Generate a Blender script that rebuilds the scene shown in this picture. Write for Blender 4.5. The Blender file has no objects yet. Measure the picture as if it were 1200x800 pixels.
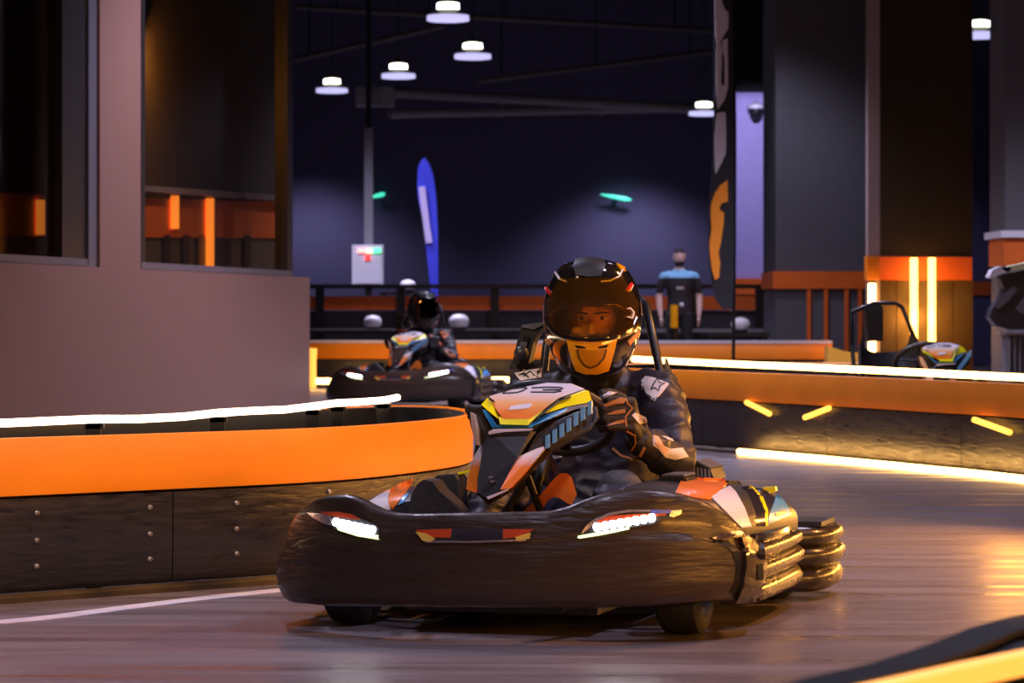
import bpy, bmesh, math, random
from mathutils import Vector, Matrix, noise
from mathutils.bvhtree import BVHTree
random.seed(7)
S = bpy.context.scene
COL = S.collection

# ------------------------------------------------------------------ camera, world, exposure
F, HZ, CH = 3500.0, 361.0, 0.965          # focal length in px, horizon row, camera height
cam_d = bpy.data.cameras.new('camera'); cam = bpy.data.objects.new('camera', cam_d); COL.objects.link(cam)
cam.location = (0, 0, CH); cam.rotation_euler = (math.pi/2, 0, 0)
cam_d.sensor_width = 36; cam_d.lens = 36*F/1200; cam_d.shift_y = -(400-HZ)/1200
cam_d.dof.use_dof = True; cam_d.dof.focus_distance = 9.3; cam_d.dof.aperture_fstop = 8.0
cam_d.clip_end = 300
S.camera = cam
w = bpy.data.worlds.new('world'); S.world = w; w.use_nodes = True
w.node_tree.nodes['Background'].inputs[0].default_value = (.42, .36, .62, 1)
w.node_tree.nodes['Background'].inputs[1].default_value = .022
S.view_settings.view_transform = 'Standard'; S.view_settings.look = 'None'
S.view_settings.exposure = 0.72; S.view_settings.gamma = 1.0; S.view_settings.use_curve_mapping = False

WARM = (1.0, .39, .06); COOL = (.74, .70, 1.0)
def light(name, kind, loc, target, energy, color, **kw):
    d = bpy.data.lights.new(name, kind); d.energy = energy; d.color = color
    for k, v in kw.items(): setattr(d, k, v)
    o = bpy.data.objects.new(name, d); COL.objects.link(o); o.location = loc
    o.rotation_euler = (Vector(target)-Vector(loc)).to_track_quat('-Z', 'Y').to_euler()
    return o
def led_run(name, a, b, target, energy, width=.05):
    """light of an LED tube that runs from a to b along a barrier beyond the frame"""
    a, b, target = Vector(a), Vector(b), Vector(target); c = (a+b)/2
    o = light(name, 'AREA', c, target, energy, WARM, shape='RECTANGLE', size=(b-a).length, size_y=width)
    z = (c-target).normalized(); x = (b-a).normalized(); y = z.cross(x).normalized(); x = y.cross(z)
    o.rotation_euler = Matrix((x, y, z)).transposed().to_euler()
    return o
# track edge lights that carry on outside the picture
led_run('track_led_right', (3.3, 13.6, .62), (3.45, 8.8, .62), (.8, 9.6, .3), 54)
led_run('track_led_right_near', (3.3, 8.4, .62), (2.2, 5.6, .62), (.3, 9.4, .3), 38)
led_run('track_led_near', (1.3, 4.6, .62), (-2.2, 3.0, .62), (-1.2, 10.5, .3), 5)
light('fill_spot_left', 'SPOT', (-3.2, 6.2, 4.6), (-.85, 10.9, .42), 620, (1, .70, .42), spot_size=math.radians(34), spot_blend=.9, shadow_soft_size=.12)  # added warm fill aimed at the left barrier board, no known fixture
light('fill_spot_right', 'SPOT', (5.2, 11.5, 4.7), (1.4, 10.6, .0), 950, (1, .40, .10), spot_size=math.radians(62), spot_blend=.9, shadow_soft_size=.15)  # added amber fill to warm the right floor and the kart's flank
# high-bay lamps of the hall plus added fill spots (bays in view get their fixture further down)
BAY_VIEW = [(389, 105, 5.0), (467, 88, 5.0), (554, 65, 5.0), (525, 20, 5.0), (825, 132, 4.7), (1148, 40, 5.0)]
BAY_OUT_FILL = [(-1.0, 5.0, 5.4), (2.6, 8.0, 5.4), (-2.0, 12.5, 5.4), (2.4, 16.0, 5.4), (-.5, 22.0, 5.4), (5.0, 27, 5.4), (.6, 31.0, 5.4), (2.4, 25, 5.4), (3.0, 38.3, 5.4), (1.6, 35.5, 5.4), (-2.6, 43.2, 5.2), (-4.3, 62.2, 4.7), (2.6, 62.4, 4.5), (8, 61, 4.8)]  # unseen bays first, then fill spots added for flag, marshal, cabinet and walls

# ------------------------------------------------------------------ materials
MATS = {}
def mat(name, color, rough=.5, metal=0.0, emit=None, es=0.0, bump=0.0, bscale=40, stretch=(1,1,1), var=0.0, spec=.5, coat=0.0, rvar=0.0, bdist=.01):
    if name in MATS: return MATS[name]
    m = bpy.data.materials.new(name); m.use_nodes = True; nt = m.node_tree; N, L = nt.nodes, nt.links
    p = N['Principled BSDF']
    p.inputs['Base Color'].default_value = (*color, 1); p.inputs['Roughness'].default_value = rough
    p.inputs['Metallic'].default_value = metal; p.inputs['Specular IOR Level'].default_value = spec
    p.inputs['Coat Weight'].default_value = coat; p.inputs['Coat Roughness'].default_value = .08
    if emit: p.inputs['Emission Color'].default_value = (*emit, 1); p.inputs['Emission Strength'].default_value = es
    if bump or var or rvar:
        tc = N.new('ShaderNodeTexCoord'); mp = N.new('ShaderNodeMapping'); mp.inputs['Scale'].default_value = stretch
        L.new(tc.outputs['Object'], mp.inputs['Vector'])
        n = N.new('ShaderNodeTexNoise'); n.inputs['Scale'].default_value = bscale; n.inputs['Detail'].default_value = 5
        L.new(mp.outputs['Vector'], n.inputs['Vector'])
        if bump:
            b = N.new('ShaderNodeBump'); b.inputs['Strength'].default_value = bump; b.inputs['Distance'].default_value = bdist
            L.new(n.outputs['Fac'], b.inputs['Height']); L.new(b.outputs['Normal'], p.inputs['Normal'])
        if var:
            r = N.new('ShaderNodeValToRGB'); r.color_ramp.elements[0].position = .3; r.color_ramp.elements[1].position = .7
            r.color_ramp.elements[0].color = (*[c*(1-var) for c in color], 1); r.color_ramp.elements[1].color = (*[min(1, c*(1+var)) for c in color], 1)
            L.new(n.outputs['Fac'], r.inputs['Fac']); L.new(r.outputs['Color'], p.inputs['Base Color'])
        if rvar:
            mr = N.new('ShaderNodeMapRange'); mr.inputs['From Min'].default_value = .3; mr.inputs['From Max'].default_value = .7
            mr.inputs['To Min'].default_value = max(.03, rough-rvar); mr.inputs['To Max'].default_value = rough+rvar
            L.new(n.outputs['Fac'], mr.inputs['Value']); L.new(mr.outputs['Result'], p.inputs['Roughness'])
    MATS[name] = m; return m
def grad_mat(name, stops, axis, lo, hi, rough=.35, coat=.3):
    """printed colour fade along one object axis"""
    m = bpy.data.materials.new(name); m.use_nodes = True; nt = m.node_tree; N, L = nt.nodes, nt.links
    p = N['Principled BSDF']; p.inputs['Roughness'].default_value = rough; p.inputs['Coat Weight'].default_value = coat
    tc = N.new('ShaderNodeTexCoord'); sp = N.new('ShaderNodeSeparateXYZ'); mr = N.new('ShaderNodeMapRange'); r = N.new('ShaderNodeValToRGB')
    L.new(tc.outputs['Object'], sp.inputs[0]); L.new(sp.outputs[axis], mr.inputs['Value'])
    mr.inputs['From Min'].default_value = lo; mr.inputs['From Max'].default_value = hi
    L.new(mr.outputs['Result'], r.inputs['Fac']); L.new(r.outputs['Color'], p.inputs['Base Color'])
    e = r.color_ramp.elements
    while len(e) < len(stops): e.new(.5)
    for el, (pos, c) in zip(e, stops): el.position = pos; el.color = (*c, 1)
    MATS[name] = m; return m
def glass_mat(name, tint, gloss=.12, rough=.03, ior=.7):
    m = bpy.data.materials.new(name); m.use_nodes = True; nt = m.node_tree; N, L = nt.nodes, nt.links
    N.remove(N['Principled BSDF']); out = N['Material Output']
    t = N.new('ShaderNodeBsdfTransparent'); t.inputs[0].default_value = (*tint, 1)
    g = N.new('ShaderNodeBsdfGlossy'); g.inputs['Roughness'].default_value = rough; g.inputs[0].default_value = (1, .95, .9, 1)
    lw_ = N.new('ShaderNodeLayerWeight'); lw_.inputs[0].default_value = .5
    pw = N.new('ShaderNodeMath'); pw.operation = 'POWER'; pw.inputs[1].default_value = 4; L.new(lw_.outputs['Facing'], pw.inputs[0])
    fr = N.new('ShaderNodeMath'); fr.operation = 'MULTIPLY'; fr.inputs[1].default_value = ior; L.new(pw.outputs[0], fr.inputs[0])
    ad = N.new('ShaderNodeMath'); ad.operation = 'ADD'; ad.use_clamp = True; ad.inputs[1].default_value = gloss
    L.new(fr.outputs[0], ad.inputs[0])
    mx = N.new('ShaderNodeMixShader'); L.new(ad.outputs[0], mx.inputs[0]); L.new(t.outputs[0], mx.inputs[1]); L.new(g.outputs[0], mx.inputs[2])
    L.new(mx.outputs[0], out.inputs[0]); MATS[name] = m; return m

M_FLOOR = mat('epoxy_floor', (.145, .118, .126), .40, bump=.05, bscale=3.0, stretch=(.22, 2.2, 1), var=.14, rvar=.18, bdist=.006, spec=.55)
M_LINE = mat('white_paint', (.62, .58, .66), .5, var=.12, bscale=12)
M_NAVY = mat('navy_wall', (.10, .092, .185), .75, bump=.1, bscale=30, var=.1)
M_CEIL = mat('black_ceiling', (.010, .010, .012), .9)
M_TAUPE = mat('taupe_wall', (.245, .122, .090), .6, bump=.08, bscale=60, var=.06)
M_FRAME = mat('dark_window_frame', (.02, .018, .018), .4)
M_FRAMEG = mat('grey_window_frame', (.12, .11, .13), .4)
M_GLASS = glass_mat('window_glass', (.8, .75, .7), .0, .03, .25)
M_INNER = mat('dark_interior', (.018, .014, .012), .7)
M_ORANGE = mat('orange_board', (.95, .255, .0), .5, var=.06, bscale=5, bump=.05)
M_ORANGE_D = mat('orange_trim', (.72, .13, .01), .5, var=.06, bscale=5)
M_BLACKP = mat('black_barrier_plastic', (.030, .024, .022), .36, bump=.35, bscale=9, stretch=(1, 1, 7), rvar=.12, var=.3)
M_BLACK = mat('black_satin', (.012, .012, .013), .45)
M_BLACKM = mat('black_metal', (.015, .015, .017), .32, metal=.3)
M_BOLT = mat('zinc_bolt', (.42, .36, .32), .3, metal=.7)
M_SKIRT = mat('worn_yellow_edge', (.06, .035, .01), .5, var=.8, bscale=4)
M_LED = mat('amber_led', (1, .7, .3), .4, emit=(1, .52, .13), es=9)
M_LEDW = mat('pale_led', (1, .8, .6), .4, emit=(1, .70, .46), es=5.5)
M_LEDO = mat('deep_amber_led', (1, .6, .2), .4, emit=(1, .42, .06), es=2.0)
M_REFL = mat('window_led', (1, .5, .1), .4, emit=(1, .25, .02), es=.9)  # glow of tubes mirrored in the window glass
M_GREY = mat('grey_panel', (.085, .085, .10), .6, var=.06, bscale=8)
M_GREYL = mat('light_grey_metal', (.30, .29, .31), .4, metal=.4)
M_LILAC = mat('lilac_column', (.42, .37, .68), .7, var=.04, bscale=6)
M_BROWN = mat('bronze_panel', (.050, .036, .020), .32, metal=.25, spec=.6)
M_POST = mat('pink_grey_post', (.42, .30, .27), .55)
M_WHITE = mat('white_plastic', (.75, .73, .78), .4)
M_DUCT = mat('duct_metal', (.24, .22, .25), .6)
M_BLUEFLAG = mat('blue_flag_cloth', (.03, .04, .55), .7, emit=None, bump=.2, bscale=10)
M_FLAGB = mat('black_flag_cloth', (.012, .012, .014), .7, bump=.2, bscale=10)
M_FLAGO = mat('orange_flag_print', (.95, .30, .01), .6)
M_FLAGW = mat('white_flag_print', (.62, .56, .58), .6)

# kart
M_BUMP = mat('glossy_black_bumper', (.036, .022, .014), .38, bump=.8, bscale=20, stretch=(.55, .55, 3.2), rvar=.14, coat=.1, bdist=.006)
M_BUMP2 = mat('side_bumper_plastic', (.032, .022, .014), .30, bump=.07, bscale=12, rvar=.08, coat=.2)
M_TYRE = mat('rubber_tyre', (.012, .012, .012), .75, bump=.2, bscale=60)
M_RIM = mat('steel_rim', (.25, .25, .26), .35, metal=.9)
M_CHAS = mat('kart_frame_black', (.014, .014, .015), .4, metal=.2)
M_KWHITE = mat('kart_white', (.82, .78, .86), .3, coat=.4)
M_KORANGE = mat('kart_orange', (.90, .22, .025), .32, coat=.4)
M_KYEL = mat('kart_yellow', (.95, .88, .0), .35, coat=.3)
M_KBLUE = mat('kart_blue', (.10, .38, .75), .35, coat=.3)
M_KTEAL = mat('kart_teal', (.02, .22, .42), .35, coat=.3)
M_KCYAN = mat('kart_cyan', (.20, .52, .88), .4)
M_KDARK = mat('kart_graphite', (.030, .030, .036), .38, bump=.1, bscale=300)
M_KCHROME = mat('kart_gloss_violet', (.10, .09, .13), .12, metal=.7)
M_KPAD = mat('foam_pad', (.030, .028, .030), .8, bump=.4, bscale=120)
M_HLRED = mat('headlight_red', (.55, .07, .02), .3, coat=.5)
M_HLSIL = mat('headlight_silver', (.65, .62, .66), .2, metal=.8)
M_HLED = mat('headlight_led', (1, 1, 1), .4, emit=(.92, .95, 1), es=14)
M_HLLIME = mat('headlight_lime', (.75, .85, .45), .4, emit=(.85, 1, .5), es=.9)
M_BRONZE = mat('fairing_bronze_edge', (.055, .032, .014), .3, coat=.3)
# driver
M_SUIT = mat('navy_race_suit', (.017, .015, .032), .5, bump=.5, bscale=16, bdist=.012)
M_SUITW = mat('suit_white', (.78, .72, .74), .6, bump=.2, bscale=20)
M_SUITT = mat('suit_tan', (.74, .46, .30), .6)
M_GLOVE = mat('black_glove', (.016, .012, .012), .6, bump=.3, bscale=70)
M_GTAN = mat('glove_tan_trim', (.55, .24, .09), .6)
M_SKIN = mat('skin', (.62, .36, .26), .5)
M_SKIN2 = mat('pale_skin', (.72, .46, .40), .55)
M_EYEW = mat('eye_white', (.8, .78, .75), .3)
M_EYE = mat('dark_eye', (.03, .015, .01), .2)
M_HAIR = mat('dark_hair', (.018, .012, .010), .6)
M_HELM = mat('helmet_gloss_black', (.014, .011, .011), .10, coat=1.0, spec=.6)
M_HELMD = mat('helmet_matt_black', (.020, .020, .024), .5)
M_HORANGE = mat('helmet_amber', (.98, .44, .0), .22, coat=.8)
M_HRED = mat('helmet_red', (.60, .03, .03), .2, coat=.6)
M_VISOR = glass_mat('amber_visor', (.95, .66, .14), .10)
def film(m, col, fac):
    N, L = m.node_tree.nodes, m.node_tree.links; out = N['Material Output']; src = out.inputs[0].links[0].from_socket
    d = N.new('ShaderNodeBsdfDiffuse'); d.inputs[0].default_value = (*col, 1); mx = N.new('ShaderNodeMixShader'); mx.inputs[0].default_value = fac
    L.new(src, mx.inputs[1]); L.new(d.outputs[0], mx.inputs[2]); L.new(mx.outputs[0], out.inputs[0])
film(M_VISOR, (.50, .24, .05), .065)
M_VISORD = glass_mat('dark_visor', (.10, .07, .05), .10)

# ------------------------------------------------------------------ mesh helpers
class MB:
    def __init__(s): s.v = []; s.f = []; s.mi = []
    def add(s, vs, fs, mi=0):
        o = len(s.v); s.v += [tuple(x) for x in vs]; s.f += [tuple(i+o for i in f) for f in fs]; s.mi += [mi]*len(fs); return s
    def box(s, c, size, rot=None, mi=0, taper=1.0):
        hx, hy, hz = size[0]/2, size[1]/2, size[2]/2
        vs = [Vector((x*hx*(taper if z > 0 else 1), y*hy*(taper if z > 0 else 1), z*hz)) for z in (-1, 1) for y in (-1, 1) for x in (-1, 1)]
        if rot: vs = [rot @ v for v in vs]
        vs = [v+Vector(c) for v in vs]
        return s.add(vs, [(0,2,3,1),(4,5,7,6),(0,1,5,4),(2,6,7,3),(0,4,6,2),(1,3,7,5)], mi)
    def loft(s, rings, closed=True, cap=True, mi=0):
        n = len(rings[0]); vs = [p for r in rings for p in r]; fs = []
        for i in range(len(rings)-1):
            for j in range(n if closed else n-1):
                a = i*n+j; b = i*n+(j+1) % n; fs.append((a, b, b+n, a+n))
        if cap and closed:
            fs.append(tuple(range(n-1, -1, -1))); fs.append(tuple(range((len(rings)-1)*n, len(rings)*n)))
        return s.add(vs, fs, mi)
    def tube(s, pts, r, n=10, mi=0, flat=None):
        """flat: optional (sx, sy) scaling of the round section"""
        pts = [Vector(p) for p in pts]; R = r if isinstance(r, (list, tuple)) else [r]*len(pts)
        rings = []; t0 = (pts[1]-pts[0]).normalized()
        up = Vector((0, 0, 1)) if abs(t0.z) < .9 else Vector((1, 0, 0))
        nx = t0.cross(up).normalized()
        for i, p in enumerate(pts):
            a = pts[max(i-1, 0)]; b = pts[min(i+1, len(pts)-1)]; t = (b-a).normalized()
            nx = (nx-t*nx.dot(t)).normalized(); ny = t.cross(nx)
            fx, fy = flat if flat else (1, 1)
            rings.append([p+nx*math.cos(q)*R[i]*fx+ny*math.sin(q)*R[i]*fy for q in [2*math.pi*k/n for k in range(n)]])
        return s.loft(rings, mi=mi)
    def ell(s, c, r, n=16, m=10, rot=None, mi=0):
        rings = []
        for i in range(1, m):
            th = math.pi*i/m; ring = []
            for k in range(n):
                q = 2*math.pi*k/n; v = Vector((r[0]*math.sin(th)*math.cos(q), r[1]*math.sin(th)*math.sin(q), -r[2]*math.cos(th)))
                if rot: v = rot @ v
                ring.append(v+Vector(c))
            rings.append(ring)
        return s.loft(rings, mi=mi)
    def prism(s, poly, vec, mi=0):
        """solid from a planar-ish 3-D outline extruded along vec"""
        n = len(poly); vec = Vector(vec); a = [Vector(p) for p in poly]
        vs = a+[p+vec for p in a]
        fs = [tuple(range(n)), tuple(range(2*n-1, n-1, -1))]+[(i, i+n, (i+1) % n+n, (i+1) % n) for i in range(n)]
        return s.add(vs, fs, mi)
    def lathe(s, prof, c, axis='X', n=28, mi=0):
        rings = []
        for (h, r) in prof:
            ring = []
            for k in range(n):
                q = 2*math.pi*k/n; a, b = r*math.cos(q), r*math.sin(q)
                v = {'X': (h, a, b), 'Y': (a, h, b), 'Z': (a, b, h)}[axis]; ring.append(Vector(v)+Vector(c))
            rings.append(ring)
        return s.loft(rings, mi=mi)
    def sweep(s, path, prof, mi=0, cap=True):
        """path: list of (x, y); prof: closed list of (offset to the right of travel, z)"""
        P = [Vector((p[0], p[1])) for p in path]; rings = []
        for i, p in enumerate(P):
            t = (P[min(i+1, len(P)-1)]-P[max(i-1, 0)]).normalized(); n = Vector((t.y, -t.x))
            rings.append([(p.x+n.x*o, p.y+n.y*o, z) for o, z in prof])
        return s.loft(rings, cap=cap, mi=mi)
    def mesh(s, name):
        me = bpy.data.meshes.new(name); me.from_pydata(s.v, [], s.f); me.validate()
        bm = bmesh.new(); bm.from_mesh(me); bmesh.ops.recalc_face_normals(bm, faces=bm.faces); bm.to_mesh(me); bm.free()
        return me
    def build(s, name, mats, parent=None, smooth=True, angle=40):
        me = s.mesh(name); mats = mats if isinstance(mats, list) else [mats]
        for m in mats: me.materials.append(m)
        if len(s.mi) == len(me.polygons):
            for p, i in zip(me.polygons, s.mi): p.material_index = i
        return link(name, me, parent, smooth, angle)
def link(name, me, parent=None, smooth=True, angle=40):
    if smooth:
        for p in me.polygons: p.use_smooth = True
        me.set_sharp_from_angle(angle=math.radians(angle))
    o = bpy.data.objects.new(name, me); COL.objects.link(o); o.parent = parent; return o
def tag(o, label, cat, group=None):
    o['label'] = label; o['category'] = cat
    if group: o['group'] = group
    return o
def struct(o, label=None):
    o['kind'] = 'structure'
    if label: o['label'] = label
    return o
def empty(name, loc=(0,0,0), rz=0):
    o = bpy.data.objects.new(name, None); COL.objects.link(o); o.location = loc; o.rotation_euler = (0, 0, rz); o.empty_display_size = .2; return o
def copy_tree(o, parent=None, swap=None, skip=()):
    c = o.copy(); COL.objects.link(c); c.parent = parent
    if swap and o.type == 'MESH':
        c.data = o.data.copy()
        for i, m in enumerate(c.data.materials):
            if m and m.name in swap: c.data.materials[i] = swap[m.name]
    for ch in [x for x in o.children]:
        if ch.name.split('.')[0] not in skip: copy_tree(ch, c, swap, skip)
    return c
def W(px, py, Y): return Vector(((px-600)*Y/F, Y, CH+(HZ-py)*Y/F))
def on_plane(px, py, p0, n):
    d = Vector(((px-600)/F, 1, (HZ-py)/F)); o = Vector((0, 0, CH)); t = (Vector(p0)-o).dot(n)/d.dot(n); return o+d*t
def catmull(pts, step):
    pts = [Vector(p) for p in pts]; out = []
    for i in range(len(pts)-1):
        p0 = pts[max(i-1, 0)]; p1 = pts[i]; p2 = pts[i+1]; p3 = pts[min(i+2, len(pts)-1)]
        n = max(1, int((p2-p1).length/step))
        for k in range(n):
            t = k/n
            out.append(.5*((2*p1)+(p2-p0)*t+(2*p0-5*p1+4*p2-p3)*t*t+(3*p1-p0-3*p2+p3)*t**3))
    out.append(pts[-1]); return out
def lerp_table(tab, x):
    if x <= tab[0][0]: return tab[0][1]
    for (a, b), (c, d) in zip(tab, tab[1:]):
        if x <= c: return b+(d-b)*(x-a)/(c-a)
    return tab[-1][1]

# ------------------------------------------------------------------ hall shell
struct(MB().box((2, 30, -.05), (60, 90, .1)).build('floor', M_FLOOR), 'glossy dark grey epoxy track floor with warm streaks')
BY = 64
struct(MB().box((2, BY+.1, 4), (60, .2, 8)).build('wall_back', M_NAVY), 'dark navy back wall of the hall')
struct(MB().box((2, 30, 8.05), (60, 90, .1)).build('ceiling', M_CEIL), 'black ceiling of the hall')
struct(MB().box((22, 30, 4), (.2, 70, 8)).build('wall_right', M_NAVY), 'dark side wall')

# roof ducts and beams
def duct(name, label, a, b, r, m=M_DUCT):
    o = MB().tube([a, a+(b-a)*.5, b], r, 12).build(name, m)
    mb = MB()
    root = o
    for t in (.02, .35, .68, .98):
        c = a+(b-a)*t; d = (b-a).normalized()*.06
        MB().tube([c-d, c, c+d], r*1.18, 12).build('joint_ring', m, root)
    tag(o, label, 'duct'); return o
DUCT0 = duct('ceiling_duct', 'grey ceiling duct running level, the upper of the two', W(452, 108, 56), W(826, 128, 60), .10)
duct('ceiling_duct', 'grey ceiling duct under the other, sloping up to its right end', W(456, 133, 56), W(812, 126, 60), .09)
_hd = MB().box(W(440, 114, 55.4), (.7, .5, .34)).box(W(431, 118, 55.2), (.4, .5, .2)).build('end_box', M_DUCT, DUCT0)
for i, (a, b, lab) in enumerate([((345, 8), (840, 36), 'thin dark ceiling beam crossing the top above the lamps'),
                                 ((345, 70), (520, 30), 'thin dark ceiling beam slanting up to the right on the left'),
                                 ((560, 95), (836, 60), 'thin dark ceiling beam slanting up beside the black flag')]):
    A, B = W(*a, 50), W(*b, 50)
    o = MB().tube([A, B], .055, 6).build('ceiling_beam', mat('beam_grey', (.075, .07, .075), .7)); tag(o, lab, 'beam')
    for t in (.1, .5, .9):
        c = A+(B-A)*t; MB().box((c.x, c.y, (c.z+8)/2), (.03, .03, 8-c.z)).build('hanger_rod', M_CEIL, o)

# high-bay lamps
def high_bay(p, cord=True):
    r = empty('high_bay_lamp', p)
    MB().lathe([(.02, .01), (.02, .29), (-.05, .295), (-.055, .27)], (0, 0, 0), 'Z', 24).build('lens_ring', mat('lamp_cool', (.8, .8, 1), .4, emit=(.60, .58, 1.0), es=.62), r)
    MB().lathe([(.02, .285), (.06, .22), (.10, .17)], (0, 0, 0), 'Z', 24).build('reflector', M_BLACK, r)
    MB().lathe([(.10, .02), (.11, .155), (.19, .15), (.205, .03)], (0, 0, 0), 'Z', 24).build('lamp_body', mat('lamp_hot', (1, 1, .9), .4, emit=(1, .96, .78), es=4), r)
    MB().lathe([(.205, .10), (.24, .07), (.29, .03)], (0, 0, 0), 'Z', 16).build('housing_cap', M_BLACK, r)
    MB().tube([(0, 0, .28), (0, 0, 8-p[2])], .012, 6).build('hanging_cord', M_BLACK, r)
    return r
BAYL = ['leftmost glowing high-bay lamp hanging lowest above the left background', 'glowing high-bay lamp right above the duct elbow',
        'glowing high-bay lamp just below and right of the topmost one', 'topmost glowing high-bay lamp near the top edge',
        'glowing high-bay lamp beside the tall black flag', 'small glowing high-bay lamp at the upper right beyond the bronze wall']
for (px, py, z), lab in zip(BAY_VIEW, BAYL):
    Y = (z-CH)*F/(HZ-py); p = W(px, py, Y)
    tag(high_bay(p), lab, 'lamp', 'high-bay lamps under the roof')
    light('bay_and_fill_light', 'SPOT', (p.x, p.y, p.z-.1), (p.x, p.y, 0), 250 if px > 1100 else 650, COOL, spot_size=2.0, spot_blend=.6, shadow_soft_size=.25)
for q in BAY_OUT_FILL:
    light('bay_and_fill_light', 'SPOT', q, (q[0], q[1], 0), {38.3: 230, 35.5: 480, 43.2: 600}.get(q[1], (330 if q[1] < 20 else 850) if q[1] < 60 else 240), COOL, spot_size=2.1, spot_blend=.7, shadow_soft_size=.3)

# ------------------------------------------------------------------ left room with windows
A0 = W(-140, 361, 16.6); A0.z = 0; B0 = W(363, 361, 28.0); B0.z = 0
wd = (B0-A0).normalized(); wn = Vector((wd.y, -wd.x, 0))          # facing the track
def wp(px, py, off=0): return on_plane(px, py, A0+wn*off, wn)
lw = empty('wall_left', A0); struct(lw, 'taupe room wall with tall dark windows on the left')
def wprism(name, poly, off, thick, m, parent, world=False):
    pts = [wp(x, y, off)-A0 for x, y in poly]
    return MB().prism(pts, -wn*thick).build(name, m, parent, smooth=False)
def wrect(px0, px1, z0, z1, off=0):
    a = on_plane(px0, 361, A0+wn*off, wn)-A0; b = on_plane(px1, 361, A0+wn*off, wn)-A0
    return [Vector((a.x, a.y, z0)), Vector((b.x, b.y, z0)), Vector((b.x, b.y, z1)), Vector((a.x, a.y, z1))]
def wsolid(name, px0, px1, z0, z1, off, thick, m, parent=lw):
    return MB().prism(wrect(px0, px1, z0, z1, off), -wn*thick).build(name, m, parent, smooth=False)
LZ = wp(363, 325).z
wsolid('lower_wall', -140, 363, 0, LZ, 0, .22, M_TAUPE)
wsolid('pillar', 117, 165, LZ-.02, 8, -.01, .25, M_TAUPE)
wsolid('pillar_return', 104, 117, LZ-.02, 8, -.03, .2, M_FRAMEG)
wsolid('header', -140, 345, 4.2, 8, -.02, .25, M_TAUPE)
for i, (x0, x1) in enumerate(((-136, 103), (166, 343))):
    wr = empty('window_%d' % (i+1), A0); struct(wr, ['dark glazed window cut by the left edge of the picture', 'dark glazed window beside the pillar, orange band reflected in it'][i])
    zs = LZ+.005
    wsolid('window_sill', x0, x1, zs, zs+.05, -.03, .16, M_FRAMEG, wr)
    for (a, b) in ((x0, x0+4), (x1-(30 if i == 0 else 6), x1)):
        wsolid('window_frame', a, b, zs, 4.2, -.05, .12, M_FRAME, wr)
    wsolid('pane', x0+3, x1-3, zs+.04, 4.2, -.10, .008, M_GLASS, wr)
# room behind the glass; its ledge, band, tubes and slats model a reflection
IN = -.5
ir = struct(empty('wall_inner', A0), 'dark inner wall behind the windows carrying the modelled reflection of an orange band')
wsolid('inner_wall', -260, 338, 0, 4.3, IN-.05, .1, M_INNER, ir)
wsolid('inner_ceiling', -260, 335, 4.22, 4.3, -.06, .5, M_INNER, ir)
wprism('reflected_ledge', [(140, 215), (336, 229), (336, 236), (140, 222)], IN+.10, .12, M_GREYL, ir)
wprism('orange_band', [(-120, 222), (336, 237), (336, 279), (-120, 276)], IN+.02, .06, M_ORANGE_D, ir)
for x, y0, y1, m in ((207, 229, 268, M_REFL), (248, 232, 318, M_REFL), (50, 234, 275, mat('dim_reflection_glow', (1, .5, .1), .4, emit=(1, .3, .03), es=.35))):
    wprism('reflected_tube', [(x-3, y0), (x+3, y0), (x+3, y1), (x-3, y1)], IN+.06, .03, m, ir)
for x in (196, 218, 236, 290): wprism('reflected_slat', [(x-4, 275), (x+4, 275), (x+4, 330), (x-4, 330)], IN+.02, .05, M_BLACK, ir)
wprism('reflected_panel', [(140, 276), (336, 279), (336, 345), (140, 345)], IN, .04, mat('reflected_panel', (.10, .07, .035), .5), ir)
light('inner_fill_light', 'AREA', wp(215, 225, IN+.3)+Vector((0, 0, 1.2)), wp(215, 255, IN), 22, WARM, shape='DISK', size=.3)  # added light that brightens the modelled reflection behind the glass

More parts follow.
